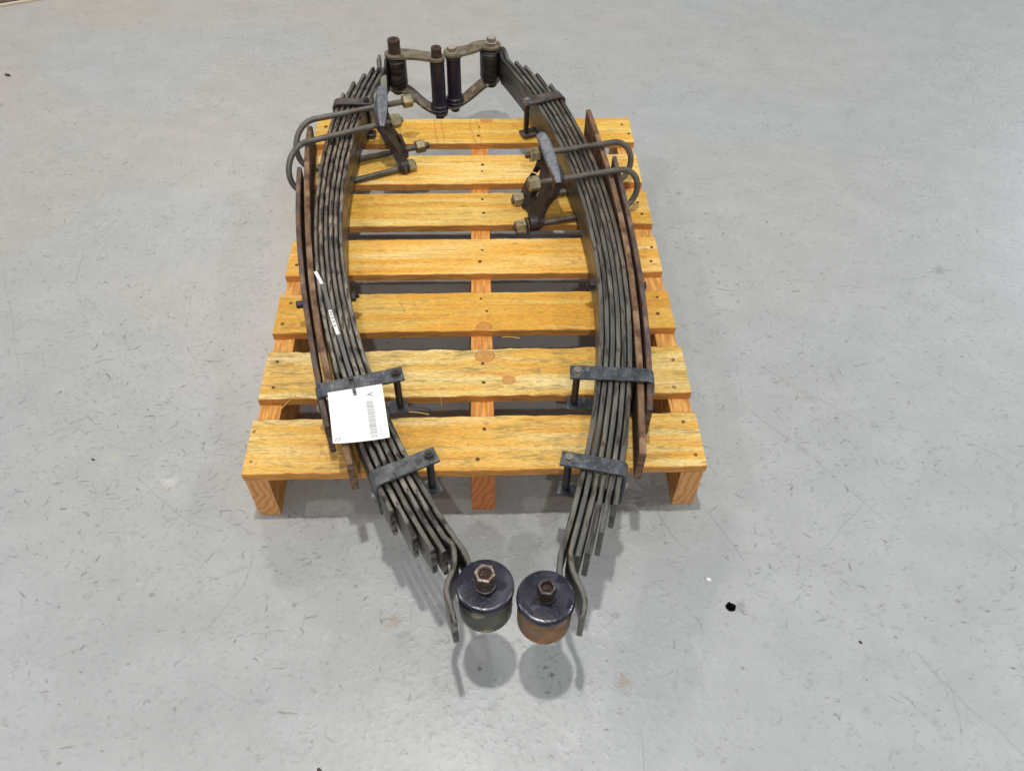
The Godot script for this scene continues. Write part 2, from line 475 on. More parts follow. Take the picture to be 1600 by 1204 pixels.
func wood_textures() -> void:
	var W := 1024
	var H := 1024
	var row := 146
	var d := PackedByteArray()
	d.resize(W * H * 3)
	var hb := PackedByteArray()
	hb.resize(W * H)
	var n1 := FastNoiseLite.new()
	n1.seed = 41
	n1.frequency = 1.0
	n1.fractal_octaves = 2
	var n2 := FastNoiseLite.new()
	n2.seed = 47
	n2.frequency = 1.0
	n2.fractal_octaves = 3
	var n3 := FastNoiseLite.new()
	n3.seed = 53
	n3.frequency = 1.0
	n3.fractal_octaves = 1
	# how pale, how mouldy, how orange each board is
	var look := [[0.1, 0.25, 0.35], [0.35, 0.08, 0.2], [0.25, 0.42, 0.3], [0.3, 0.12, 0.45], [0.1, 0.3, 0.5], [0.5, 0.6, 0.2], [0.4, 0.5, 0.5]]
	for b in 7:
		var pale: float = look[b][0]
		var mould: float = look[b][1]
		var orange: float = look[b][2]
		for y in row:
			var w := float(y) / row * 0.135
			for x in W:
				var u := float(x) / W * 0.94
				# grain lines bend round the knots
				var ww := w
				var kn := 0.0
				var ring := 0.0
				var grain_w := n2.get_noise_2d(u * 30.0, w * 60.0)
				for kt in KNOTS[b]:
					var dx: float = (u - kt[0]) / kt[2]
					var dz: float = (w - kt[1]) / kt[3]
					var rr := (dx * dx + dz * dz) * (1.0 + 0.18 * grain_w)
					if rr < 14.0:
						ww += kt[3] * 0.9 * signf(dz) * exp(-rr * 0.28) * (1.0 if absf(dz) > 0.15 else absf(dz) / 0.15)
						if rr < 1.25:
							kn = maxf(kn, clampf((1.25 - rr) * 4.0, 0, 1))
							ring = maxf(0.35 + 0.2 * sin(sqrt(rr) * 12.0 + grain_w * 3.0), smoothstep(0.75, 1.0, rr)) if kt[2] > 0.011 else 0.75
				var grain := n1.get_noise_2d(u * 3.2 + b * 17, ww * 115.0 + b * 9)
				var fib := n3.get_noise_2d(u * 60.0 + b * 31, w * 900.0)
				var band := n2.get_noise_2d(u * 1.6 + b * 5.3, ww * 26.0 + b * 3.1)
				var mk := n2.get_noise_2d(u * 6.0 + b * 11 + 40, w * 34.0) * 0.7 + n1.get_noise_2d(u * 28.0, w * 260.0 + b * 7) * 0.55
				var p := clampf(pale + band * 0.85, 0, 1)
				var o := clampf(orange - band * 0.7 + grain * 0.5, 0, 1)
				var r := 221.0 + 10 * p + 7 * grain - 4 * o
				var g := 175.0 + 24 * p - 26 * o + 15 * grain
				var bl := 80.0 + 56 * p - 32 * o + 24 * grain
				r *= [1.0, 1.03, 0.97, 1.03, 0.97, 0.98, 1.0][b]
				g *= [1.03, 1.07, 0.99, 1.05, 0.99, 1.02, 1.04][b]
				bl *= [0.98, 1.12, 0.94, 1.05, 0.92, 1.05, 1.06][b]
				var f := 1.0 + 0.12 * fib + 0.06 * n3.get_noise_2d(u * 210.0 + 9, w * 1400.0)
				var md := clampf((mk - 0.42 + mould * 0.62) * 2.2, 0, 1) * (0.35 + 0.65 * mould)
				r = lerpf(r * f, 132, md * 0.85)
				g = lerpf(g * f, 112, md * 0.82)
				bl = lerpf(bl * f, 62, md * 0.78)
				var gl := clampf((grain - 0.32) * 4.0, 0, 1) * 0.35
				r = lerpf(r, 176, gl)
				g = lerpf(g, 108, gl)
				bl = lerpf(bl, 36, gl)
				if kn > 0.0:
					r = lerpf(r, 212 - 74 * ring, kn * (0.66 if ring < 0.74 or ring > 0.76 else 0.3))
					g = lerpf(g, 146 - 70 * ring, kn * (0.66 if ring < 0.74 or ring > 0.76 else 0.3))
					bl = lerpf(bl, 74 - 40 * ring, kn * (0.66 if ring < 0.74 or ring > 0.76 else 0.3))
				var i := (b * row + y) * W + x
				d[i * 3] = clampi(int(r), 0, 255)
				d[i * 3 + 1] = clampi(int(g), 0, 255)
				d[i * 3 + 2] = clampi(int(bl), 0, 255)
				hb[i] = clampi(int(128 + 46 * fib + 60 * grain - 60 * md), 0, 255)
	var im := Image.create_from_data(W, H, false, Image.FORMAT_RGB8, d)
	rng.seed = 77
	# dark brown water bands on the far board, cracks and checks on the ends, knocks on the rough boards
	for l in [[0.335, 0, 0.12], [0.355, 0, 0.10], [0.44, 0, 0.16], [0.46, 0, 0.12]]:
		for q in 40:
			blot(im, Vector2((l[0] + 0.0004 * q) / 0.94 * W + rng.randf_range(-3, 3), 4 + q * 3.3), rng.randf_range(2, 4.5), 0.3, rgb(140, 92, 40), 1.0, 0.5)
	for q in 170:
		var b := rng.randi() % 7
		stroke(im, Vector2(rng.randf() * W, b * row + rng.randf() * 140), rng.randfn(0, 0.06), rng.randf_range(20, 140), 0.0, rng.randf_range(0.15, 0.5), rgb(118, 76, 30), 1, 0.03)
	for q in 200:
		var b: int = [2, 4, 5, 5, 6, 6, 3][rng.randi() % 7]
		blot(im, Vector2(rng.randf() * W, b * row + rng.randf_range(6, 138)), rng.randf_range(1.2, 4), rng.randf_range(0.15, 0.5), rgb(104, 80, 40), 0.5, 0.9)
	for q in 2600:
		var b: int = [0, 1, 2, 2, 3, 4, 4, 5, 5, 5, 6, 6, 6][rng.randi() % 13]
		var dk := rng.randf_range(0.1, 0.42)
		stroke(im, Vector2(rng.randf() * W, b * row + rng.randf_range(2, 143)), rng.randfn(0, 0.12), rng.randf_range(3, 16), 0.0, dk, rgb(96, 76, 34) if rng.randf() < 0.7 else rgb(246, 218, 150), 1, 0.06)
	for l in [[0.27, 4, 0.02, 0.05, 1.05], [0.10, 0, 0.03, 0.03, 0.3], [0.78, 2, 0.06, 0.08, 0.1]]:
		stroke(im, Vector2(l[0] / 0.94 * W, l[1] * row + l[2] / 0.135 * row), l[4], 58, 0.0, 0.6, rgb(96, 62, 26), 2, 0.04)
	# grease and dirt rubbed in where the springs lie, and round the middle nails
	for q in 240:
		var b := rng.randi() % 7
		var zc: float = (BOARDS[b][0] + BOARDS[b][1]) / 2
		var xs: float = (0.29 - 0.12 * pow((zc + 0.5) / 0.7, 2.0)) * (1.0 if q % 2 else -1.08)
		blot(im, Vector2((xs + 0.452 + rng.randfn(0, 0.045)) / 0.94 * W, b * row + rng.randf_range(8, 136)), rng.randf_range(3, 14), rng.randf_range(0.06, 0.24), rgb(92, 64, 34), 0.7, 0.8)
	for q in 40:
		blot(im, Vector2(rng.randf() * W, (rng.randi() % 7) * row + rng.randf_range(10, 130)), rng.randf_range(6, 22), rng.randf_range(0.06, 0.18), rgb(120, 96, 52), 0.4, 0.9)
	# grey scuff print on the sixth board
	blot(im, Vector2(0.585 / 0.94 * W, 5 * row + 70), 5, 0.7, rgb(128, 112, 110), 2.4, 0.2)
	M.board_tex = ImageTexture.create_from_image(im)
	M.board_bump = ImageTexture.create_from_image(Image.create_from_data(W, H, false, Image.FORMAT_L8, hb))
	var m := StandardMaterial3D.new()
	m.albedo_texture = M.board_tex
	m.roughness = 0.62
	m.heightmap_enabled = true
	m.heightmap_texture = M.board_bump
	m.heightmap_scale = 0.11
	M.board = m
	# sawn side grain for edges and bearers, grain running along u
	var S := 512
	var sd := PackedByteArray()
	sd.resize(S * 256 * 3)
	var sh := PackedByteArray()
	sh.resize(S * 256)
	for y in 256:
		for x in S:
			var gr := n1.get_noise_2d(x * 0.012 + 300, y * 0.11)
			var fb := n3.get_noise_2d(x * 0.12, y * 0.9 + 50)
			var t := clampf(0.5 + gr * 0.8 + fb * 0.25, 0, 1)
			var i := y * S + x
			sd[i * 3] = int(lerpf(184, 234, t))
			sd[i * 3 + 1] = int(lerpf(124, 178, t))
			sd[i * 3 + 2] = int(lerpf(56, 98, t))
			sh[i] = clampi(int(128 + 60 * gr + 50 * fb), 0, 255)
	m = StandardMaterial3D.new()
	m.albedo_texture = ImageTexture.create_from_image(Image.create_from_data(S, 256, false, Image.FORMAT_RGB8, sd))
	m.heightmap_enabled = true
	m.heightmap_texture = ImageTexture.create_from_image(Image.create_from_data(S, 256, false, Image.FORMAT_L8, sh))
	m.heightmap_scale = 0.12
	m.roughness = 0.7
	m.vertex_color_use_as_albedo = true
	M.edge = m
	# end grain: curved growth rings
	var ed := PackedByteArray()
	ed.resize(256 * 256 * 3)
	for y in 256:
		for x in 256:
			var p := Vector2(x + 90, (y - 30) * 1.1)
			var rr := p.length() + n2.get_noise_2d(x * 0.012, y * 0.012) * 14
			var v := 0.15 + 0.7 * pow(0.5 + 0.5 * sin(rr * 0.36), 2.0) + n3.get_noise_2d(x * 0.3, y * 0.3) * 0.18
			v = clampf(v, 0, 1)
			var i := (y * 256 + x) * 3
			ed[i] = int(lerpf(228, 196, v))
			ed[i + 1] = int(lerpf(172, 132, v))
			ed[i + 2] = int(lerpf(116, 76, v))
	m = StandardMaterial3D.new()
	m.albedo_texture = ImageTexture.create_from_image(Image.create_from_data(256, 256, false, Image.FORMAT_RGB8, ed))
	m.roughness = 0.75
	m.vertex_color_use_as_albedo = true
	M.end = m

func add_surface(mesh: ArrayMesh, st: SurfaceTool, mat: Material) -> void:
	st.commit(mesh)
	mesh.surface_set_material(mesh.get_surface_count() - 1, mat)

func build_pallet() -> void:
	var p := thing("wooden_pallet", "yellow pine pallet of seven boards on three bearers under both leaf springs", "pallet")
	var jag := FastNoiseLite.new()
	jag.seed = 8
	jag.frequency = 9.0
	jag.fractal_octaves = 4
	rng.seed = 21
	var rough := [0.0010, 0.0010, 0.0012, 0.0010, 0.0012, 0.0022, 0.0014]
	var left := [-0.457, -0.452, -0.453, -0.452, -0.452, -0.4515, -0.4515]
	var right := [0.452, 0.449, 0.452, 0.4495, 0.450, 0.4525, 0.4505]
	var nails := [
		[[-0.43, 0.30], [-0.425, 0.72], [0.012, 0.36], [0.010, 0.70], [0.428, 0.30], [0.442, 0.66]],
		[[-0.425, 0.3], [-0.42, 0.75], [0.020, 0.35], [0.018, 0.57], [0.43, 0.45], [0.435, 0.75]],
		[[-0.43, 0.3], [-0.425, 0.7], [0.018, 0.21], [0.021, 0.63], [0.425, 0.35], [0.43, 0.7]],
		[[-0.42, 0.3], [-0.43, 0.7], [0.016, 0.33], [0.010, 0.66], [0.436, 0.3], [0.427, 0.7]],
		[[-0.425, 0.23], [-0.434, 0.76], [0.012, 0.17], [0.025, 0.5], [0.4231, 0.19], [0.4165, 0.62]],
		[[-0.428, 0.21], [-0.425, 0.75], [0.014, 0.32], [0.016, 0.72], [0.4272, 0.30], [0.4184, 0.88]],
		[[-0.4443, 0.23], [-0.4375, 0.77], [0.016, 0.25], [0.002, 0.80], [0.422, 0.19], [0.432, 0.80]]]
	for b in 7:
		var zb: float = BOARDS[b][0]
		var zf: float = BOARDS[b][1]
		var x0: float = left[b]
		var x1: float = right[b]
		var mesh := ArrayMesh.new()
		var top := begin()
		var side := begin()
		var ends := begin()
		var N := 60
		var rows := []
		for i in N + 1:
			var x := lerpf(x0, x1, float(i) / N)
			var r: float = rough[b]
			var jb := jag.get_noise_2d(x * 2.0, b * 3.0) * r * 2.2
			var jf := jag.get_noise_2d(x * 2.0, b * 3.0 + 50) * r * 2.6
			var sag := jag.get_noise_2d(x * 0.12, b * 7.0 + 20) * 0.0016
			var y := DECK + sag
			var bv := 0.0012 + absf(jf) * 0.4
			rows.append([Vector3(x, y - 0.001, zb + jb), Vector3(x, y, zb + jb + 0.0015), Vector3(x, y, zf + jf - bv), Vector3(x, y - bv, zf + jf), Vector3(x, DECK - 0.0188, zf + jf * 0.5), Vector3(x, DECK - 0.0188, zb + jb)])
		var shade := 0.92 + 0.08 * sin(b * 2.4)
		var ec := Color(shade, shade * 0.93, shade * 0.86)
		for i in N:
			var A: Array = rows[i]
			var B: Array = rows[i + 1]
			var uv := func(q: Vector3) -> Vector2:
				return Vector2((q.x - x0) / 0.94, (b * 146 + 2 + (q.z - zb) / 0.135 * 142) / 1024.0)
			quad(top, A[1], B[1], B[2], A[2], Vector3.UP, Color.WHITE, uv.call(A[1]), uv.call(B[1]), uv.call(B[2]), uv.call(A[2]))
			for s in [[0, 1, Vector3(0, 0.6, -0.8)], [2, 3, Vector3(0, 0.7, 0.7)], [3, 4, Vector3(0, 0, 1)], [4, 5, Vector3(0, -1, 0)], [5, 0, Vector3(0, 0, -1)]]:
				var u0: float = A[0].x * 2.0 + b * 0.37
				var u1: float = B[0].x * 2.0 + b * 0.37
				var v0 := b * 0.21
				var v1 := v0 + 0.16
				quad(side, A[s[0]], B[s[0]], B[s[1]], A[s[1]], s[2], ec, Vector2(u0, v0), Vector2(u1, v0), Vector2(u1, v1), Vector2(u0, v1))
		for e in [0, N]:
			var R: Array = rows[e]
			var nn := Vector3(-1, 0, 0) if e == 0 else Vector3(1, 0, 0)
			var ev := func(q: Vector3) -> Vector2:
				return Vector2((q.z - zb) * 5.0 + b * 0.3, (DECK - q.y) * 6.0)
			quad(ends, R[0], R[1], R[2], R[3], nn, Color.WHITE, ev.call(R[0]), ev.call(R[1]), ev.call(R[2]), ev.call(R[3]))
			quad(ends, R[0], R[3], R[4], R[5], nn, Color.WHITE, ev.call(R[0]), ev.call(R[3]), ev.call(R[4]), ev.call(R[5]))
		add_surface(mesh, top, M.board)
		add_surface(mesh, side, M.edge)
		add_surface(mesh, ends, M.end)
		var o := MeshInstance3D.new()
		o.name = "deck_board"
		o.mesh = mesh
		p.add_child(o, true)
		for q in nails[b]:
			var c := Vector3(q[0], DECK - 0.0006, lerpf(zb, zf, q[1]))
			var st := begin()
			var ns := rng.randf_range(0.62, 1.05)
			lathe(st, c, Vector3(rng.randfn(0, 0.12), 1, rng.randfn(0, 0.12)), [Vector2(0.0052 * ns, 0.0), Vector2(0.0046 * ns, 0.0014), Vector2(0.003 * ns, 0.0017), Vector2(0.0024 * ns, 0.0011), Vector2(0, 0.0011)], 10)
			obj("nail", st, M.nail, o)
	for k in 3:
		var xa: float = [-0.4495, -0.0115, 0.4055][k]
		var xb: float = [-0.4058, 0.0360, 0.4500][k]
		var zf: float = [-0.001, -0.0025, -0.006][k]
		var zb := -1.234
		var mesh := ArrayMesh.new()
		var side := begin()
		var ends := begin()
		var y1 := DECK - 0.0190
		var tone: Color = [Color(1, 0.98, 0.94), Color(0.95, 0.84, 0.74), Color(1, 1, 1)][k]
		var pts := [Vector2(xa, 0.0), Vector2(xb, 0.0), Vector2(xb, y1), Vector2(xa, y1)]
		var ns := [Vector3(0, -1, 0), Vector3(1, 0, 0), Vector3(0, 1, 0), Vector3(-1, 0, 0)]
		for s in 4:
			var a: Vector2 = pts[s]
			var c: Vector2 = pts[(s + 1) % 4]
			var h := a.distance_to(c) * 4.0
			quad(side, Vector3(a.x, a.y, zf), Vector3(c.x, c.y, zf), Vector3(c.x, c.y, zb), Vector3(a.x, a.y, zb), ns[s], tone, Vector2(0, s * 0.3 + k * 0.2), Vector2(0, s * 0.3 + h + k * 0.2), Vector2(2.4, s * 0.3 + h + k * 0.2), Vector2(2.4, s * 0.3 + k * 0.2))
		for z in [zf, zb]:
			var nn := Vector3(0, 0, 1) if z == zf else Vector3(0, 0, -1)
			var o2: Vector2 = [Vector2(0.02, 0.05), Vector2(0.3, 0.2), Vector2(0.45, 0.0)][k]
			quad(ends, Vector3(xa, 0, z), Vector3(xb, 0, z), Vector3(xb, y1, z), Vector3(xa, y1, z), nn, [Color(1.0, 0.96, 0.9), Color(0.80, 0.56, 0.42), Color(1, 1, 0.98)][k], o2 + Vector2(0, 0.5), o2 + Vector2(0.22, 0.5), o2 + Vector2(0.22, 0), o2)
		add_surface(mesh, side, M.edge)
		add_surface(mesh, ends, M.end)
		var o := MeshInstance3D.new()
		o.name = "bearer"
		o.mesh = mesh
		p.add_child(o, true)

# ------------------------------------------------------------------ springs
func poly(c: Array, t: float) -> float:
	var s := 0.0
	for i in range(c.size() - 1, -1, -1):
		s = s * t + c[i]
	return s

func T(z: float) -> float:
	return (z + 0.6) / 0.9

func leaf_x(S: Dictionary, k: int, z: float) -> float:
	if k == 6:
		return poly(S.h7, T(z))
	if k == 7:
		return poly(S.h8, T(z))
	return poly(S.main, T(z)) + k * poly(S.pitch, T(z))

func leaf_colours(path: Array, k: int, sd: int) -> Array:
	var n := FastNoiseLite.new()
	n.seed = sd
	n.frequency = 5.0
	var out := []
	for p in path:
		var v := 1.0 + 0.22 * n.get_noise_2d(p.z * 2.0, k * 3.0)
		# worn grey paint towards the front, brown dust towards the far half
		var brown := clampf((-0.25 - p.z) * 2.2, 0, 1) * clampf((p.z + 1.25) * 4.0, 0, 1)
		var c := Color(1, 1, 1).lerp(Color(0.92, 0.72, 0.58), brown * (0.45 + 0.5 * k / 7.0))
		if k >= 6:
			c = Color(1.0, 0.97, 0.92)
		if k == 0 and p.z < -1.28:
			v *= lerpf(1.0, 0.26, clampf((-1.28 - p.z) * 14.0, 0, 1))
		out.append(Color(c.r * v, c.g * v, c.b * v))
	return out

func build_leaf(S: Dictionary, k: int, z0: float, z1: float, parent: Node, head: Array, tail: Array, thick: float, mat: Material) -> void:
	var path := []
	for p in head:
		path.append(Vector3(p.x, (TOP + LOW) / 2, p.y))
	var n := int(ceil((z1 - z0) / 0.028))
	for i in n + 1:
		var z := lerpf(z0, z1, float(i) / n)
		path.append(Vector3(leaf_x(S, k, z), (TOP + LOW) / 2, z))
	for p in tail:
		path.append(Vector3(p.x, (TOP + LOW) / 2, p.y))
	var h := TOP - LOW
	# a real stack never lines up to the millimetre
	var dy := rng.randf_range(-0.0022, 0.0012)
	for i in path.size():
		path[i].y += dy
	var sc := []
	for i in path.size():
		sc.append(Vector2(1, 1))
	var st := begin()
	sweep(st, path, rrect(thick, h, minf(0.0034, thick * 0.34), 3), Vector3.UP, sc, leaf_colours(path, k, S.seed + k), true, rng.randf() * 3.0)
	obj("leaf", st, mat, parent)

func strap_clip(parent: Node, a: Vector2, b: Vector2, w: float, side: float, rivet_out: float, bolt_kind: int, mat: Material) -> void:
	# bent flat bar over, round and under the stack, closed by a bolt and spacer on the inner side
	var A := Vector3(a.x, 0, a.y)
	var B := Vector3(b.x, 0, b.y)
	var d := (B - A).normalized()
	var yt := 0.2565
	var yb := 0.1585
	var r := 0.013
	var path := [A + Vector3(0, yt, 0), A.lerp(B, 0.5) + Vector3(0, yt, 0)]
	for i in 6:
		var q := PI / 2 * i / 5.0
		path.append(B - d * r + Vector3(0, yt - r, 0) + d * sin(q) * r + Vector3(0, cos(q) * r, 0))
	for i in 6:
		var q := PI / 2 * i / 5.0
		path.append(B - d * r + Vector3(0, yb + r, 0) + d * cos(q) * r - Vector3(0, sin(q) * r, 0))
	path.append(A.lerp(B, 0.5) + Vector3(0, yb, 0))
	path.append(A + Vector3(0, yb, 0))
	var along := d.cross(Vector3.UP).normalized()
	var st := begin()
	sweep(st, path, rrect(0.006, w, 0.0012, 2), along)
	var c := obj("clip", st, mat, parent)
	var bp := A + d * 0.0145
	st = begin()
	rod(st, bp + Vector3(0, yb + 0.003, 0), bp + Vector3(0, yt - 0.003, 0), 0.0072, 16)
	obj("spacer", st, M.black, c)
	st = begin()
	washer(st, bp + Vector3(0, yt + 0.003, 0), Vector3.UP, 0.0105, 0.0018)
	if bolt_kind == 0:
		hexa(st, bp + Vector3(0, yt + 0.0048, 0), Vector3.UP, 0.0085, 0.0062, side)
	else:
		hexa(st, bp + Vector3(0, yt + 0.0048, 0), Vector3.UP, 0.0082, 0.0066, side)
		thread(st, bp + Vector3(0, yt + 0.011, 0), bp + Vector3(0, yt + 0.016, 0), 0.0042, 0.0014)
	obj("bolt", st, M.clip_bolt if bolt_kind else M.bolt_grey, c)
	if rivet_out > 0:
		st = begin()
		lathe(st, B + Vector3(0, 0.205, 0) + d * 0.003, d, [Vector2(0.0085, 0), Vector2(0.0075, 0.004), Vector2(0.004, 0.0062), Vector2(0, 0.0066)], 14)
		obj("rivet", st, M.bolt_grey, c)

func ring(c: Vector2, r: float, a0: float, a1: float, n: int) -> Array:
	var out := []
	for i in n:
		var a := lerpf(a0, a1, float(i) / (n - 1))
		out.append(c + Vector2(cos(a), sin(a)) * r)
	return out

func build_spring(S: Dictionary, label: String) -> Node3D:
	var t := thing("leaf_spring", label, "leaf spring", "pair of leaf springs on the pallet")
	rng.seed = S.seed
	var sg: float = S.side
	# main leaf: rolled into the far eye, and running into the front eye
	var re: Vector2 = S.rear_eye
	var head := ring(re, S.rear_r, PI + sg * 0.25 if sg > 0 else -0.25, 0.0 if sg > 0 else PI, 4)
	head = []
	var a_end := 0.0 if sg > 0 else PI
	var turn := 5.2 * sg
	for i in 22:
		var a := a_end - turn * (1.0 - i / 21.0)
		head.append(re + Vector2(cos(a), sin(a)) * S.rear_r)
	build_leaf(S, 0, re.y + 0.045, S.ends[0][1], t, head, S.main_tail, 0.0100, S.leaf)
	# second leaf wraps loosely outside the eyes at both ends
	build_leaf(S, 1, S.ends[1][0], S.ends[1][1], t, S.wrap_head, S.wrap_tail, 0.0098, S.leaf)
	for k in range(2, 6):
		build_leaf(S, k, S.ends[k][0], S.ends[k][1], t, [], [], 0.0098, S.leaf)
	build_leaf(S, 6, S.ends[6][0], S.ends[6][1], t, [], [], 0.0138, M.rust)
	build_leaf(S, 7, S.ends[7][0], S.ends[7][1], t, [], [], 0.0112, M.rust_dark)
	# far eye bush
	var st := begin()
	rod(st, Vector3(re.x, LOW - 0.002, re.y), Vector3(re.x, TOP + 0.002, re.y), S.rear_r - 0.0045, 24)
	obj("rear_bush", st, M.black, t)
	# front eye with its bush, washer, nut
	var fe: Vector2 = S.front_eye
	var F := Vector3(fe.x, 0, fe.y)
	st = begin()
	lathe(st, F, Vector3.UP, [Vector2(0.02, 0.166), Vector2(0.0425, 0.166), Vector2(0.0448, 0.1685), Vector2(0.0450, 0.2300), Vector2(0.0440, 0.2325), Vector2(0.0435, 0.2345), Vector2(0.02, 0.2345)], 40)
	var eye := obj("front_eye", st, S.eye_mat, t)
	st = begin()
	lathe(st, F, Vector3.UP, [Vector2(0.02, 0.2348), Vector2(0.0438, 0.2348), Vector2(0.0452, 0.2358), Vector2(0.0452, 0.2372), Vector2(0.0440, 0.2384), Vector2(0.02, 0.2384)], 40)
	obj("bush_lip", st, M.black_gloss, eye)
	st = begin()
	lathe(st, F, Vector3.UP, [Vector2(0.02, 0.2386), Vector2(0.0460, 0.2386), Vector2(0.0472, 0.2400), Vector2(0.0472, 0.2468), Vector2(0.0466, 0.2488), Vector2(0.0452, 0.2504), Vector2(0.0430, 0.2513), Vector2(0.040, 0.2516), Vector2(0.030, 0.2518), Vector2(0.0, 0.2518)], 44)
	obj("bush_washer", st, M.navy, t)
	var hx: float = S.nut_r
	st = begin()
	var base := F + Vector3(0, 0.2518, 0)
	washer(st, base, Vector3.UP, hx + 0.001, 0.0035)
	lathe(st, base, Vector3.UP, [Vector2(0, 0.0035), Vector2(hx * 0.93, 0.0035), Vector2(hx, 0.006), Vector2(hx, 0.016), Vector2(hx * 0.98, 0.0175)], 20, false, 0.0, Color(0.5, 0.48, 0.48))
	lathe(st, base, Vector3.UP, [Vector2(hx * 0.98, 0.0172), Vector2(hx * 1.16, 0.019), Vector2(hx * 1.16, S.nut_h - 0.0035), Vector2(hx * 1.04, S.nut_h - 0.0004)], 6, true, 0.35, Color(0.36, 0.33, 0.32))
	lathe(st, base, Vector3.UP, [Vector2(hx * 1.04, S.nut_h - 0.0004), Vector2(hx * 0.82, S.nut_h)], 6, true, 0.35)
	lathe(st, base, Vector3.UP, [Vector2(hx * 0.83, S.nut_h + 0.0002), Vector2(hx * 0.74, S.nut_h - 0.0005), Vector2(hx * 0.66, S.nut_h - 0.003), Vector2(hx * 0.66, S.nut_h - 0.014)], 20)
	obj("nut", st, S.nut_mat, t)
	st = begin()
	lathe(st, base + Vector3(0, S.nut_h - 0.014, 0), Vector3.UP, [Vector2(hx * 0.655, 0), Vector2(hx * 0.655, 0.005), Vector2(hx * 0.45, 0.0062), Vector2(hx * 0.3, 0.0058), Vector2(hx * 0.2, 0.0085), Vector2(0, 0.0085)], 14)
	obj("stud_end", st, M.rust_black, t)
	for c in S.clips:
		strap_clip(t, c[0], c[1], c[2], c[3], c[4], c[5], c[6])
	# centre bolt through the stack
	var cz: float = S.centre_z
	var xi := leaf_x(S, 0, cz)
	var xo := leaf_x(S, 7, cz)
	var slope := (leaf_x(S, 0, cz + 0.02) - leaf_x(S, 0, cz - 0.02)) / 0.04
	var ax := Vector3(1, 0, -slope).normalized() * sg
	var yc := 0.209
	st = begin()
	rod(st, Vector3(xo, yc, cz - slope * (xo - xi)) + ax * 0.004, Vector3(xo, yc, cz - slope * (xo - xi)) + ax * 0.019, 0.0085, 16)
	obj("centre_bolt_head", st, M.black, t)
	st = begin()
	hexa(st, Vector3(xi, yc, cz) - ax * 0.0045, -ax, 0.0115, 0.012, 0.3)
	thread(st, Vector3(xi, yc, cz) - ax * 0.0165, Vector3(xi, yc, cz) - ax * 0.024, 0.006)
	obj("centre_bolt_nut", st, M.black, t)
	return t

# ------------------------------------------------------------------ U-bolts
func u_bolt(parent: Node, uo: Vector3, lo: Vector3, dir: Vector3, lu: float, ll: float, mat: Material) -> void:
	var r := 0.0077
	var up := (uo - lo) / 2.0
	var mid := (uo + lo) / 2.0
	var path := [uo - dir * lu, uo - dir * lu * 0.66, uo - dir * lu * 0.33]
	for i in 15:
		var a := PI * i / 14.0
		path.append(mid + up * cos(a) + dir * sin(a) * 0.053)
	path.append(lo - dir * ll * 0.33)
	path.append(lo - dir * ll * 0.66)
	path.append(lo - dir * ll)
	var st := begin()
	sweep(st, path, circ(r, 16), dir.cross(up).normalized())
	var o := obj("u_bolt", st, mat, parent)
	st = begin()
	thread(st, uo - dir * (lu - 0.045), uo - dir * (lu + 0.002), r + 0.0004)
	thread(st, lo - dir * (ll - 0.045), lo - dir * (ll + 0.002), r + 0.0004)
	obj("thread", st, M.zinc_dull, o)

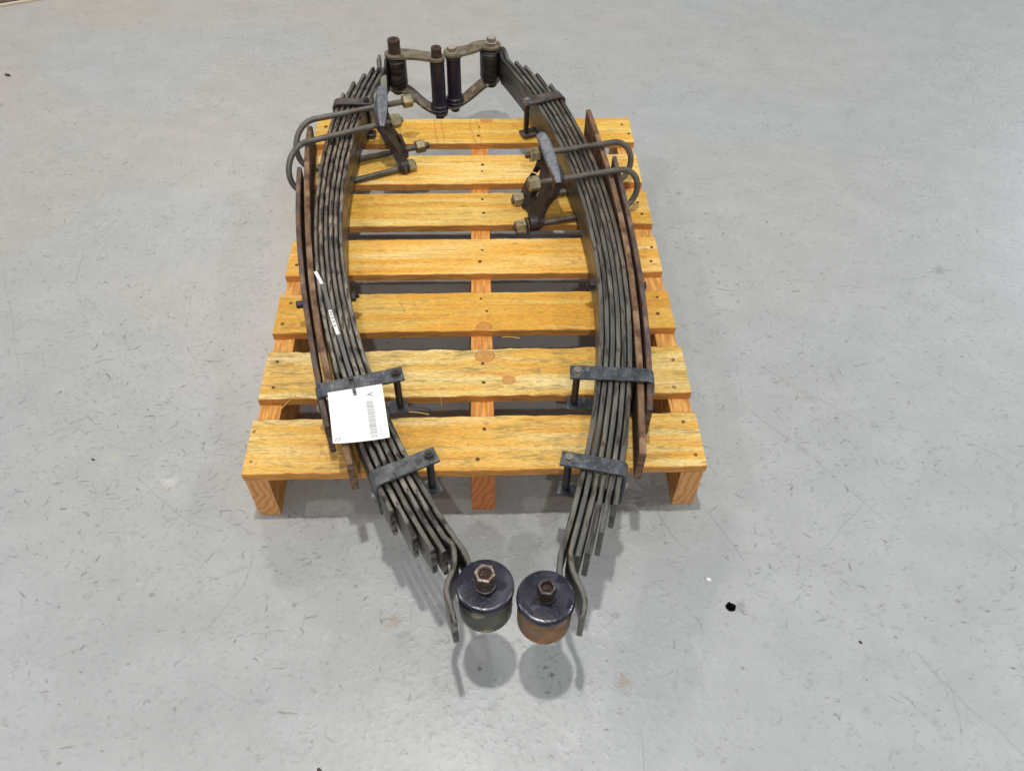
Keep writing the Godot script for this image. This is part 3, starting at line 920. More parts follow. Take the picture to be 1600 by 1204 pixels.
func build_ubolts(D: Dictionary, label: String) -> void:
	var t := thing("u_bolt_clamp", label, "u-bolt clamp", "u-bolt clamps round the far halves of the springs")
	for u in D.bolts:
		u_bolt(t, u[0], u[1], u[2], u[3], u[4], M.ubolt)
	for q in D.nuts:
		var st := begin()
		hexa(st, q[0], q[1], 0.0185, 0.027, q[2])
		obj("nut", st, M.zinc, t)
		if q[3]:
			st = begin()
			washer(st, q[0] + q[1] * q[3], q[1], 0.0215, 0.004)
			obj("washer", st, M.zinc_dull, t)
	# cast saddle plate: heavy lip over the upper rods, two curved arms, rings round the lower rods
	var P: Array = D.plate      # upper 1, upper 2, lower 1, lower 2
	var ax: Vector3 = D.axis
	var st := begin()
	var along: Vector3 = (P[1] - P[0])
	var e := along.normalized()
	var up := Vector3.UP
	var lip := [P[0] - e * 0.028 + up * 0.020, P[0] - e * 0.02 + up * 0.0235, P[0] + up * 0.026, P[0] + along * 0.35 + up * 0.022, P[0] + along * 0.7 + up * 0.012, P[1] + up * 0.006, P[1] + e * 0.016 - up * 0.002]
	sweep(st, spline(lip, 4), rrect(0.027, 0.046, 0.006, 3), (ax * D.lean + up).normalized(), _lip_scales(lip.size() * 4 - 3))
	var saddle := obj("saddle_plate", st, M.casting, t)
	# body: a cast plate through the four rods, waisted sides, two oval windows
	var mu: Vector3 = P[0].lerp(P[1], 0.5)
	var ml: Vector3 = P[2].lerp(P[3], 0.5)
	var down := ml - mu
	var nrm := e.cross(down).normalized()
	var dn := nrm.cross(e).normalized()
	if dn.dot(down) < 0:
		dn = -dn
	var flat := func(q: Vector3) -> Vector2:
		return Vector2((q - mu).dot(e), (q - mu).dot(dn))
	var base := PackedVector2Array([flat.call(P[0]), flat.call(P[1]), flat.call(P[3]), flat.call(P[2])])
	var outline: PackedVector2Array = Geometry2D.offset_polygon(base, 0.021, Geometry2D.JOIN_ROUND)[0]
	var L := along.length()
	var H := down.length()
	var oval := func(c: Vector2, rx: float, ry: float) -> PackedVector2Array:
		var o := PackedVector2Array()
		for k in 20:
			o.append(c + Vector2(cos(TAU * k / 20) * rx, sin(TAU * k / 20) * ry))
		return o
	for c in [[flat.call(P[0].lerp(P[2], 0.5)) - Vector2(0.038, 0), 0.030, H * 0.36], [flat.call(P[1].lerp(P[3], 0.5)) + Vector2(0.042, 0), 0.034, H * 0.36], [flat.call(ml) + Vector2(0, 0.032), L * 0.26, 0.026]]:
		outline = Geometry2D.clip_polygons(outline, oval.call(c[0], c[1], c[2]))[0]
	var body := CSGCombiner3D.new()
	body.name = "plate_body"
	var slab := CSGPolygon3D.new()
	slab.name = "slab"
	slab.polygon = outline
	slab.depth = 0.016
	slab.material = M.casting_dark
	body.add_child(slab, true)
	for c in [[Vector2(-L * 0.24, H * 0.46), L * 0.17, H * 0.24], [Vector2(L * 0.17, H * 0.68), L * 0.15, H * 0.17]]:
		var cut := CSGPolygon3D.new()
		cut.name = "window_cut"
		cut.polygon = oval.call(c[0], c[1], c[2])
		cut.depth = 0.06
		cut.position.z = 0.02
		cut.operation = CSGShape3D.OPERATION_SUBTRACTION
		cut.material = M.casting_dark
		body.add_child(cut, true)
	body.transform = Transform3D(Basis(e, dn, e.cross(dn)), mu + e.cross(dn) * 0.008)
	saddle.add_child(body, true)
	for q in P:
		st = begin()
		lathe(st, q - ax * 0.012, ax, [Vector2(0.0085, 0), Vector2(0.018, 0), Vector2(0.0195, 0.002), Vector2(0.0195, 0.022), Vector2(0.018, 0.024), Vector2(0.0085, 0.024)], 20)
		obj("rod_boss", st, M.casting_dark, saddle)

func _lip_scales(n: int) -> Array:
	var out := []
	for i in n:
		var u := float(i) / (n - 1)
		out.append(Vector2(0.3 + 0.8 * sin(PI * clampf(u * 0.86 + 0.10, 0, 1)), 0.45 + 0.55 * pow(sin(PI * clampf(u * 0.92 + 0.06, 0, 1)), 0.5)))
	return out

# ------------------------------------------------------------------ shackles
func link_plate(st: SurfaceTool, pts: Array, rad: Array, th: float) -> void:
	# flat bar with round ends following pts (its middle line), half widths in rad
	var mid := spline(pts, 8)
	var n := mid.size()
	var path := []
	var sc := []
	var d0: Vector3 = (mid[0] - mid[2]).normalized()
	var d1: Vector3 = (mid[n - 1] - mid[n - 3]).normalized()
	for i in 6:
		var a := PI / 2 * (1.0 - i / 6.0)
		path.append(mid[0] + d0 * sin(a) * rad[0])
		sc.append(Vector2(maxf(cos(a), 0.12) * rad[0] / 0.02, 1))
	for i in n:
		var u := float(i) / (n - 1)
		var k := u * (rad.size() - 1)
		var j := mini(int(k), rad.size() - 2)
		path.append(mid[i])
		sc.append(Vector2(lerpf(rad[j], rad[j + 1], smoothstep(0, 1, k - j)) / 0.02, 1))
	for i in 6:
		var a := PI / 2 * (i + 1) / 6.0
		var rr: float = rad[rad.size() - 1]
		path.append(mid[n - 1] + d1 * sin(a) * rr)
		sc.append(Vector2(maxf(cos(a), 0.12) * rr / 0.02, 1))
	sweep(st, path, rrect(0.04, th, 0.0015, 2), Vector3.UP, sc)

func build_shackle(D: Dictionary, label: String) -> void:
	var t := thing("spring_shackle", label, "shackle", "shackles on the far eyes of the springs")
	var e: Vector2 = D.eye
	var f: Vector2 = D.free
	var E := Vector3(e.x, 0, e.y)
	var Fp := Vector3(f.x, 0, f.y)
	var st := begin()
	link_plate(st, D.top, D.top_r, 0.0095)
	obj("side_plate", st, M.olive, t)
	st = begin()
	link_plate(st, D.low, D.low_r, 0.0095)
	obj("side_plate", st, M.olive_dark, t)
	st = begin()
	var y0: float = D.sleeve[0]
	var y1: float = D.sleeve[1]
	lathe(st, Fp, Vector3.UP, [Vector2(0, y0), Vector2(0.0265, y0), Vector2(0.0275, y0 + 0.001), Vector2(0.0275, y0 + 0.006), Vector2(0.0245, y0 + 0.0085), Vector2(0.0268, y0 + 0.011), Vector2(0.0268, y0 + 0.017), Vector2(0.0235, y0 + 0.021), Vector2(0.0215, y0 + 0.03), Vector2(0.0212, y1 - 0.004), Vector2(0.0235, y1 - 0.003), Vector2(0.0235, y1), Vector2(0, y1)], 28)
	obj("bush_sleeve", st, M.sleeve, t)
	for b in D.bolts:
		st = begin()
		var p := Vector3(b[0], b[1], b[2])
		if b[3] == "stub":
			lathe(st, p, Vector3.UP, [Vector2(b[4] * 1.05, 0), Vector2(b[4], 0.004), Vector2(b[4] * 0.97, b[5] * 0.5), Vector2(b[4] * 1.0, b[5] - 0.002), Vector2(b[4] * 0.92, b[5]), Vector2(b[4] * 0.5, b[5] - 0.001), Vector2(b[4] * 0.35, b[5] - 0.006), Vector2(0, b[5] - 0.006)], 12)
			obj("pin_end", st, M.rust_black, t)
		elif b[3] == "hex":
			washer(st, p, Vector3.UP, b[4] * 1.15, 0.003)
			var q := p + Vector3(0, 0.003, 0)
			lathe(st, q, Vector3.UP, [Vector2(b[4], 0), Vector2(b[4], b[5] * 0.92), Vector2(b[4] * 0.94, b[5])], 6, true, 0.5, Color(0.6, 0.6, 0.6))
			lathe(st, q, Vector3.UP, [Vector2(b[4] * 0.94, b[5]), Vector2(b[4] * 0.6, b[5] + 0.0004), Vector2(b[4] * 0.5, b[5] - 0.002), Vector2(0, b[5] - 0.002)], 6, true, 0.5)
			obj("bolt", st, M.silver, t)
		else:
			rod(st, p, p + Vector3(0, -b[5], 0), b[4], 16)
			obj("pin_end", st, M.black, t)

# ------------------------------------------------------------------ tag
func tag_texture() -> ImageTexture:
	var im := Image.create(512, 512, false, Image.FORMAT_RGB8)
	im.fill(rgb(244, 244, 243))
	rng.seed = 91
	var ink := rgb(30, 30, 34)
	var seg := func(a: Vector2, b: Vector2, w: float, c: Color, k: float) -> void:
		var n := int(a.distance_to(b)) + 1
		for i in n + 1:
			var q := a.lerp(b, float(i) / n)
			for dy in range(-int(w), int(w) + 1):
				for dx in range(-int(w), int(w) + 1):
					var x := int(q.x) + dx
					var y := int(q.y) + dy
					if Vector2(dx, dy).length() <= w and x >= 0 and y >= 0 and x < 512 and y < 512:
						im.set_pixel(x, y, im.get_pixel(x, y).lerp(c, k))
	# letter A, lying on its side
	seg.call(Vector2(362, 88), Vector2(414, 70), 3.0, ink, 0.9)
	seg.call(Vector2(362, 88), Vector2(414, 106), 3.0, ink, 0.9)
	seg.call(Vector2(396, 77), Vector2(396, 99), 2.5, ink, 0.9)
	# barcode: bars across, stacked down the sheet
	var y := 150
	while y < 492:
		var w := rng.randi_range(1, 5)
		im.fill_rect(Rect2i(342, y, 66, w), rgb(112, 114, 118))
		y += w + rng.randi_range(2, 6)
	# digits column beside it, rows of small print, hand notes
	for k in 9:
		im.fill_rect(Rect2i(438, 392 + k * 11, 12, 6), rgb(150, 152, 154))
	for r in 6:
		var x := 150 + r * 30
		var yy := 380 + (r * 37) % 60
		while yy < 496:
			var l := rng.randi_range(3, 10)
			im.fill_rect(Rect2i(x, yy, 7, l), rgb(205, 205, 206))
			yy += l + rng.randi_range(3, 8)
	for l in [[92, 60, 92, 78], [84, 66, 100, 64], [78, 132, 128, 104], [112, 92, 116, 118], [96, 120, 104, 130], [182, 120, 184, 130], [104, 330, 112, 372], [96, 392, 128, 404], [102, 410, 124, 380]]:
		seg.call(Vector2(l[0], l[1]), Vector2(l[2], l[3]), 1.4, rgb(96, 98, 110), 0.5)
	for l in [[20, 488, 34, 470], [34, 470, 70, 462], [70, 462, 62, 484], [62, 484, 44, 494]]:
		seg.call(Vector2(l[0], l[1]), Vector2(l[2], l[3]), 2.6, rgb(62, 78, 118), 0.8)
	return ImageTexture.create_from_image(im)

func build_tag() -> void:
	var t := thing("hang_tag", "white paper tag with barcode and letter A tied on the left spring", "tag")
	var c := [Vector3(-0.2798, 0.2655, -0.1045), Vector3(-0.1783, 0.2665, -0.123), Vector3(-0.155, 0.2575, 0.0021), Vector3(-0.2574, 0.2560, 0.0113)]
	var st := begin()
	var N := 12
	var pt := func(u: float, v: float) -> Vector3:
		var a: Vector3 = c[0].lerp(c[1], u)
		var b: Vector3 = c[3].lerp(c[2], u)
		var p := a.lerp(b, v)
		p.y += 0.0045 * sin(v * PI) * (0.6 + 0.4 * u) + 0.002 * sin(u * PI) * v + 0.007 * pow(u * v, 4) + 0.005 * pow((1.0 - u) * v, 5)
		return p
	for lay in 2:
		for i in N:
			for j in N:
				var u0 := float(i) / N
				var u1 := float(i + 1) / N
				var v0 := float(j) / N
				var v1 := float(j + 1) / N
				var off := Vector3(0, -0.0005 * lay, 0)
				var A: Vector3 = pt.call(u0, v0)
				var B: Vector3 = pt.call(u1, v0)
				var C: Vector3 = pt.call(u1, v1)
				var D: Vector3 = pt.call(u0, v1)
				var n: Vector3 = (D - A).cross(B - A).normalized()
				if lay == 1:
					n = -n
				quad(st, A + off, B + off, C + off, D + off, n, Color.WHITE, Vector2(u0, v0), Vector2(u1, v0), Vector2(u1, v1), Vector2(u0, v1))
	var m := StandardMaterial3D.new()
	m.albedo_texture = tag_texture()
	m.roughness = 0.55
	obj("card", st, m, t)
	st = begin()
	var tie := [Vector3(-0.2405, 0.2600, -0.1440), Vector3(-0.2400, 0.2632, -0.1405), Vector3(-0.2370, 0.2655, -0.1330), Vector3(-0.2320, 0.2680, -0.1160), Vector3(-0.2280, 0.2690, -0.1010), Vector3(-0.2265, 0.2672, -0.0960)]
	sweep(st, spline(tie, 4), rrect(0.0062, 0.0016, 0.0005, 2), Vector3.UP)
	box(st, Vector3(-0.2392, 0.2650, -0.1395), Vector3(0.009, 0, 0), Vector3(0, 0.005, 0), Vector3(0, 0, 0.008))
	obj("cable_tie", st, M.black_gloss, t)
	# long printed strap of the tie lying along the leaves
	var s := thing("printed_strap", "long thin strap with white printed patches lying along the left spring", "strap")
	var pts := [Vector3(-0.3498, 0.2520, -0.4614), Vector3(-0.3349, 0.2528, -0.4302), Vector3(-0.3230, 0.2530, -0.3998), Vector3(-0.3090, 0.2530, -0.3603), Vector3(-0.2997, 0.2530, -0.3257), Vector3(-0.2752, 0.2530, -0.2574), Vector3(-0.2564, 0.2535, -0.1994), Vector3(-0.2408, 0.2560, -0.1500)]
	var line := spline(pts, 6)
	var cut := [0, 8, 22, 29, line.size() - 1]
	for k in 4:
		st = begin()
		sweep(st, line.slice(cut[k], cut[k + 1] + 1), rrect(0.0078, 0.0014, 0.0005, 2), Vector3.UP)
		if k % 2 == 0:
			obj("white_patch", st, M.white_label, s)
		else:
			obj("dark_band", st, M.strap_dark, s)
	# faint print on the second white patch
	st = begin()
	for k in range(23, 28):
		box(st, line[k] + Vector3(0, 0.0009, 0), Vector3(0.004, 0, 0), Vector3(0, 0.0004, 0), Vector3(0, 0, 0.003), 0.0001)
	obj("print", st, M.strap_dark, s)

# ------------------------------------------------------------------ lamps
func lamp(p: Vector3, energy: float, col: Color, label: String) -> void:
	var t := thing("high_bay_lamp", label, "lamp", "high bay lamps hanging over the workshop")
	var st := begin()
	lathe(st, p + Vector3(0, 0.02, 0), Vector3.UP, [Vector2(0.20, 0), Vector2(0.205, 0.01), Vector2(0.20, 0.05), Vector2(0.12, 0.11), Vector2(0.10, 0.22), Vector2(0.03, 0.25), Vector2(0.01, 0.4), Vector2(0, 0.4)], 28)
	obj("housing", st, M.black, t)
	st = begin()
	lathe(st, p + Vector3(0, 0.018, 0), Vector3.UP, [Vector2(0.195, 0), Vector2(0.0, -0.004)], 28)
	var m := StandardMaterial3D.new()
	m.albedo_color = Color(0.9, 0.9, 0.9)
	m.emission_enabled = true
	m.emission = col
	m.emission_energy_multiplier = 6.0
	obj("lens", st, m, t)
	var l := OmniLight3D.new()
	l.name = "lamp_light"
	l.position = p + Vector3(0, -0.2, 0)
	l.light_color = col
	l.light_energy = energy
	l.light_size = 0.10
	l.omni_range = 30.0
	l.omni_attenuation = 2.0
	l.shadow_enabled = true
	t.add_child(l)

# ------------------------------------------------------------------ materials
func materials() -> void:
	var bump := grey_noise(512, 61, 0.05, 4)
	var leaf := patchy(512, 101, [[0, rgb(68, 68, 66)], [110, rgb(90, 90, 86)], [170, rgb(104, 102, 96)], [255, rgb(126, 122, 113)]], [[0, rgb(44, 41, 38)], [140, rgb(60, 54, 48)], [255, rgb(84, 70, 58)]], 160, 0.014, 0.022)
	M.leaf = metal(leaf, 0.4, 0.2, 2.2, bump, 0.014)
	M.leaf.uv1_triplanar = false
	M.leaf.uv1_scale = Vector3(0.9, 4.5, 1.0)
	var worn := patchy(512, 111, [[0, rgb(62, 59, 55)], [110, rgb(96, 92, 86)], [170, rgb(120, 115, 106)], [255, rgb(156, 150, 138)]], [[0, rgb(24, 22, 22)], [140, rgb(38, 35, 33)], [255, rgb(64, 50, 40)]], 134, 0.014, 0.026, 18)
	M.leaf_worn = metal(worn, 0.4, 0.18, 2.2, bump, 0.014)
	M.leaf_worn.uv1_triplanar = false
	M.leaf_worn.uv1_scale = Vector3(1.3, 5.0, 1.0)
	var rust := patchy(512, 131, [[0, rgb(86, 62, 44)], [120, rgb(120, 92, 68)], [180, rgb(138, 110, 86)], [255, rgb(156, 130, 106)]], [[0, rgb(68, 46, 34)], [140, rgb(90, 62, 44)], [255, rgb(110, 82, 60)]], 128, 0.012, 0.014, 30)
	M.rust = metal(rust, 0.75, 0.05, 2.6, bump, 0.02)
	M.rust.uv1_triplanar = false
	M.rust.uv1_scale = Vector3(3.0, 5.0, 1.0)
	var rust2 := patchy(512, 151, [[0, rgb(82, 60, 48)], [120, rgb(112, 86, 70)], [255, rgb(138, 114, 98)]], [[0, rgb(60, 42, 36)], [140, rgb(86, 74, 74)], [255, rgb(100, 90, 88)]], 132, 0.012, 0.012, 30)
	M.rust_dark = metal(rust2, 0.7, 0.1, 2.6, bump, 0.02)
	M.rust_dark.uv1_triplanar = false
	M.rust_dark.uv1_scale = Vector3(3.0, 5.0, 1.0)
	var clip := patchy(512, 171, [[0, rgb(46, 50, 56)], [120, rgb(62, 68, 76)], [190, rgb(78, 84, 92)], [255, rgb(112, 116, 120)]], [[0, rgb(90, 88, 84)], [255, rgb(128, 124, 118)]], 172, 0.012, 0.03, 10)
	M.clip = metal(clip, 0.42, 0.2, 5.0, bump, 0.012)
	var clip2 := patchy(512, 191, [[0, rgb(62, 66, 68)], [120, rgb(84, 88, 90)], [255, rgb(116, 118, 116)]], [[0, rgb(48, 48, 54)], [255, rgb(66, 66, 72)]], 168, 0.012, 0.016, 14)
	M.clip_grey = metal(clip2, 0.45, 0.2, 5.0, bump, 0.012)
	var clip3 := patchy(512, 211, [[0, rgb(62, 50, 44)], [120, rgb(84, 72, 64)], [255, rgb(112, 100, 90)]], [[0, rgb(44, 46, 52)], [255, rgb(70, 72, 78)]], 136, 0.012, 0.012, 20)
	M.clip_brown = metal(clip3, 0.5, 0.15, 5.0, bump, 0.012)
	var ub := patchy(256, 231, [[0, rgb(70, 68, 62)], [120, rgb(92, 89, 81)], [255, rgb(120, 116, 108)]], [[0, rgb(66, 52, 46)], [255, rgb(92, 74, 64)]], 160, 0.012, 0.014, 40)
	M.ubolt = metal(ub, 0.5, 0.25, 5.0, bump, 0.012)
	var zn := patchy(256, 251, [[0, rgb(128, 112, 78)], [120, rgb(164, 150, 112)], [255, rgb(196, 186, 152)]], [[0, rgb(92, 74, 50)], [255, rgb(128, 106, 74)]], 150, 0.03, 0.03, 20)
	M.zinc = metal(patchy(256, 251, [[0, rgb(118, 106, 80)], [120, rgb(150, 139, 110)], [255, rgb(184, 174, 146)]], [[0, rgb(84, 68, 50)], [255, rgb(112, 94, 70)]], 156, 0.02, 0.02, 40), 0.36, 0.35, 7.0)
	M.zinc_dull = metal(patchy(256, 261, [[0, rgb(84, 68, 54)], [255, rgb(140, 122, 98)]], [[0, rgb(60, 44, 36)], [255, rgb(88, 66, 50)]], 140, 0.03, 0.03, 20), 0.45, 0.35, 12.0)
	M.casting = metal(patchy(256, 271, [[0, rgb(80, 82, 88)], [120, rgb(104, 108, 116)], [255, rgb(142, 145, 150)]], [[0, rgb(140, 140, 138)], [255, rgb(168, 168, 164)]], 186, 0.03, 0.045, 16), 0.45, 0.25, 7.0, bump, 0.02)
	M.casting_dark = metal(patchy(256, 281, [[0, rgb(28, 24, 26)], [140, rgb(46, 40, 40)], [255, rgb(76, 66, 60)]], [[0, rgb(58, 40, 34)], [255, rgb(86, 60, 48)]], 158, 0.03, 0.03, 24), 0.5, 0.15, 7.0, bump, 0.02)
	M.olive = metal(patchy(256, 291, [[0, rgb(92, 84, 66)], [130, rgb(120, 111, 90)], [255, rgb(142, 134, 112)]], [[0, rgb(76, 64, 48)], [255, rgb(104, 92, 72)]], 160, 0.02, 0.02, 40), 0.5, 0.2, 4.0, bump, 0.02)
	M.olive_dark = metal(patchy(256, 301, [[0, rgb(70, 60, 46)], [130, rgb(98, 86, 68)], [255, rgb(138, 124, 102)]], [[0, rgb(150, 136, 114)], [255, rgb(172, 158, 136)]], 166, 0.02, 0.03, 30), 0.42, 0.3, 4.0, bump, 0.02)
	M.navy = metal(patchy(512, 311, [[0, rgb(24, 24, 36)], [110, rgb(36, 37, 50)], [170, rgb(50, 51, 64)], [255, rgb(84, 84, 90)]], [[0, rgb(16, 14, 32)], [255, rgb(28, 25, 48)]], 160, 0.007, 0.009, 16), 0.24, 0.1, 4.0, bump, 0.02)
	M.eye_olive = metal(patchy(256, 321, [[0, rgb(54, 53, 46)], [130, rgb(78, 77, 66)], [255, rgb(108, 106, 92)]], [[0, rgb(146, 138, 100)], [255, rgb(160, 152, 116)]], 176, 0.02, 0.014, 12), 0.42, 0.25, 5.0, bump, 0.012)
	M.eye_rust = metal(patchy(256, 331, [[0, rgb(96, 62, 34)], [130, rgb(140, 98, 54)], [255, rgb(170, 128, 78)]], [[0, rgb(112, 104, 84)], [255, rgb(140, 130, 104)]], 160, 0.02, 0.014, 30), 0.5, 0.2, 5.0, bump, 0.012)
	M.rust_black = metal(patchy(256, 341, [[0, rgb(44, 30, 28)], [130, rgb(68, 48, 42)], [255, rgb(100, 74, 64)]], [[0, rgb(40, 28, 26)], [255, rgb(64, 44, 38)]], 140, 0.04, 0.04, 24), 0.75, 0.05, 12.0, bump, 0.12)
	M.black = plain(rgb(42, 40, 42), 0.45, 0.1)
	M.black_gloss = plain(rgb(30, 30, 34), 0.25)
	M.sleeve = plain(rgb(38, 31, 44), 0.38)
	M.silver = plain(rgb(168, 162, 148), 0.42, 0.2)
	M.silver.vertex_color_use_as_albedo = true
	M.bolt_grey = plain(rgb(128, 124, 116), 0.4, 0.4)
	M.clip_bolt = plain(rgb(64, 60, 58), 0.4, 0.3)
	M.nut_pale = metal(patchy(256, 351, [[0, rgb(120, 108, 100)], [255, rgb(168, 156, 146)]], [[0, rgb(70, 52, 46)], [255, rgb(96, 74, 64)]], 150, 0.03, 0.03, 20), 0.4, 0.4, 10.0)
	M.nut_dark = metal(patchy(256, 361, [[0, rgb(56, 50, 48)], [255, rgb(98, 88, 82)]], [[0, rgb(40, 34, 34)], [255, rgb(60, 52, 50)]], 140, 0.03, 0.03, 20), 0.42, 0.3, 10.0)
	M.nail = plain(rgb(96, 62, 34), 0.7, 0.1)
	M.hole = plain(rgb(24, 20, 20), 0.8)
	M.white_label = plain(rgb(226, 226, 224), 0.5)
	M.strap_dark = plain(rgb(92, 92, 92), 0.5)
	M.paint = plain(rgb(206, 204, 192), 0.6)
	M.straw = plain(rgb(206, 170, 104), 0.7)
	M.chip_dark = plain(rgb(62, 50, 46), 0.7)
	M.speck_pale = plain(rgb(236, 238, 238), 0.4)
	M.trim = plain(rgb(84, 68, 60), 0.7)
	M.trim_pale = plain(rgb(196, 182, 160), 0.7)

# ------------------------------------------------------------------ scene
func _ready() -> void:
	var cam := Camera3D.new()
	cam.name = "camera"
	cam.fov = rad_to_deg(2.0 * atan(602.0 / 1250.0))
	cam.near = 0.05
	cam.far = 60.0
	cam.transform = Transform3D(Basis(Vector3(0.99939837, 0.01304372, 0.03213669), Vector3(0.01619642, 0.64382646, -0.76500011), Vector3(-0.0306689, 0.76506036, 0.64322785)).orthonormalized(), Vector3(0.0236856, 1.4391557, 0.8719407))
	add_child(cam)
	cam.current = true
	var we := WorldEnvironment.new()
	we.name = "environment"
	var env := Environment.new()
	env.tonemap_exposure = 0.985
	env.background_mode = Environment.BG_COLOR
	env.background_color = Color(0.65, 0.655, 0.655)
	env.background_energy_multiplier = 1.0
	env.tonemap_mode = Environment.TONE_MAPPER_LINEAR
	env.sdfgi_enabled = true
	env.ssao_enabled = true
	env.ssil_enabled = true
	we.environment = env
	add_child(we)
	materials()
	lamp(Vector3(-0.12, 6.2, -0.36), 16.5, Color(1.0, 0.985, 0.96), "round high bay lamp hanging directly above the pallet")
	lamp(Vector3(-5.2, 6.2, -0.6), 8.0, Color(1.0, 0.96, 0.94), "round high bay lamp hanging left of the pallet")
	lamp(Vector3(5.4, 6.2, -0.2), 8.0, Color(0.97, 0.99, 1.0), "round high bay lamp hanging right of the pallet")
	lamp(Vector3(0.3, 6.2, 5.2), 14.0, Color(1.0, 0.99, 0.98), "round unseen fill lamp added behind the camera")  # unseen lamp, added as fill for the floor under the pallet front
	lamp(Vector3(-2.6, 6.2, -6.4), 9.0, Color(1.0, 0.95, 0.9), "round high bay lamp hanging beyond the far left of the pallet")
	lamp(Vector3(10.2, 6.2, -9.6), 16.0, Color(0.86, 0.93, 1.0), "cold white high bay lamp far off beyond the right of the pallet")
	build_floor()
	wood_textures()
	build_pallet()

	var R := {"leaf": M.leaf, "seed": 5, "side": 1.0, "main": [0.27158, 0.04323, -0.19141, -0.01345, -0.00403, 0.01168, -0.00056], "pitch": [0.01155, -0.00167, 0.00481, 0.00098],
		"h7": [0.34799, 0.00697, -0.11166, -0.00679, 0.04507, -0.00453], "h8": [0.36662, 0.00443, -0.07345, -0.05371],
		"rear_eye": Vector2(0.050, -1.440), "rear_r": 0.0285, "front_eye": Vector2(0.1112, 0.3121),
		"ends": [[0, 0.235], [-1.40, 0.232], [-1.378, 0.2425], [-1.352, 0.237], [-1.308, 0.1988], [-1.247, 0.1449], [-1.115, 0.038], [-0.89, -0.062]],
		"main_tail": [Vector2(0.1372, 0.258), Vector2(0.1365, 0.272), Vector2(0.1385, 0.285)],
		"wrap_head": [Vector2(0.082, -1.468), Vector2(0.0885, -1.462), Vector2(0.0935, -1.449), Vector2(0.0955, -1.433), Vector2(0.0975, -1.418)],
		"wrap_tail": [Vector2(0.1562, 0.249), Vector2(0.1588, 0.2665), Vector2(0.1642, 0.2825), Vector2(0.1689, 0.2949), Vector2(0.1722, 0.307), Vector2(0.1731, 0.319), Vector2(0.1712, 0.331), Vector2(0.1676, 0.3437)],
		"eye_mat": M.eye_rust, "nut_r": 0.0138, "nut_h": 0.034, "nut_mat": M.nut_dark, "centre_z": -0.452,
		"clips": [[Vector2(0.186, -0.154), Vector2(0.3496, -0.141), 0.033, 0.4, 1.0, 0, M.clip], [Vector2(0.1536, 0.0495), Vector2(0.2690, 0.0770), 0.031, 0.1, 1.0, 0, M.clip], [Vector2(0.1318, -1.136), Vector2(0.2456, -1.185), 0.036, 0.2, 0.0, 0, M.clip_brown]]}
	build_spring(R, "right leaf spring with orange rusty front eye beside the wide right pallet edge")
	var L := {"leaf": M.leaf_worn, "seed": 15, "side": -1.0, "main": [-0.30971, 0.10962, 0.20981, 0.00752, -0.01175, 0.00365, 0.02037], "pitch": [-0.01156, 0.00116, -0.00642, -0.00087],
		"h7": [-0.38465, 0.1449, 0.06162, 0.09116, 0.12694, -0.23337], "h8": [-0.40624, 0.15271, 0.11099, -0.03486],
		"rear_eye": Vector2(-0.2335, -1.395), "rear_r": 0.0270, "front_eye": Vector2(0.0148, 0.2899),
		"ends": [[0, 0.205], [-1.345, 0.200], [-1.346, 0.2281], [-1.315, 0.2235], [-1.266, 0.194], [-1.208, 0.1472], [-1.04, 0.050], [-0.854, -0.035]],
		"main_tail": [Vector2(-0.0215, 0.2235), Vector2(-0.0155, 0.2367), Vector2(-0.0120, 0.248), Vector2(-0.0120, 0.262)],
		"wrap_head": [Vector2(-0.2815, -1.418), Vector2(-0.2830, -1.405), Vector2(-0.2835, -1.390), Vector2(-0.2815, -1.374)],
		"wrap_tail": [Vector2(-0.0400, 0.2120), Vector2(-0.0362, 0.2240), Vector2(-0.0348, 0.2360), Vector2(-0.0356, 0.2490), Vector2(-0.0392, 0.2645), Vector2(-0.0450, 0.2783), Vector2(-0.0477, 0.2949), Vector2(-0.0455, 0.3070), Vector2(-0.0412, 0.3190), Vector2(-0.0336, 0.3500)],
		"eye_mat": M.eye_olive, "nut_r": 0.0162, "nut_h": 0.041, "nut_mat": M.nut_pale, "centre_z": -0.425,
		"clips": [[Vector2(-0.1406, -0.1575), Vector2(-0.3030, -0.1150), 0.034, 0.4, 1.0, 1, M.clip], [Vector2(-0.0700, 0.0360), Vector2(-0.1810, 0.0875), 0.034, 0.1, 1.0, 1, M.clip_grey], [Vector2(-0.2810, -1.1450), Vector2(-0.3855, -1.1480), 0.030, 0.2, 0.0, 1, M.clip_brown]]}
	var left := build_spring(L, "left leaf spring with olive front eye, carrying the white tag")
	# cream paint daubs on the inner face of the left main leaf near the far eye
	for q in [[-1.335, -1.285, 0.0, 0.062], [-1.262, -1.215, 0.010, 0.052]]:
		var st := begin()
		var path := []
		for i in 7:
			var z := lerpf(q[0], q[1], i / 6.0)
			path.append(Vector3(leaf_x(L, 0, z) + 0.0052, TOP - 0.008 - (q[2] + q[3]) / 2 + 0.003 * sin(i * 2.1), z))
		sweep(st, path, rrect(0.0008, q[3] - q[2], 0.0003, 1), Vector3.UP, [Vector2(1, 0.55), Vector2(1, 0.8), Vector2(1, 1), Vector2(1, 0.9), Vector2(1, 1.0), Vector2(1, 0.85), Vector2(1, 0.4)])
		obj("paint_daub", st, M.paint, left)

	var dr1 := Vector3(0.971, 0, -0.238)
	var dr2 := Vector3(0.971, 0, -0.240)
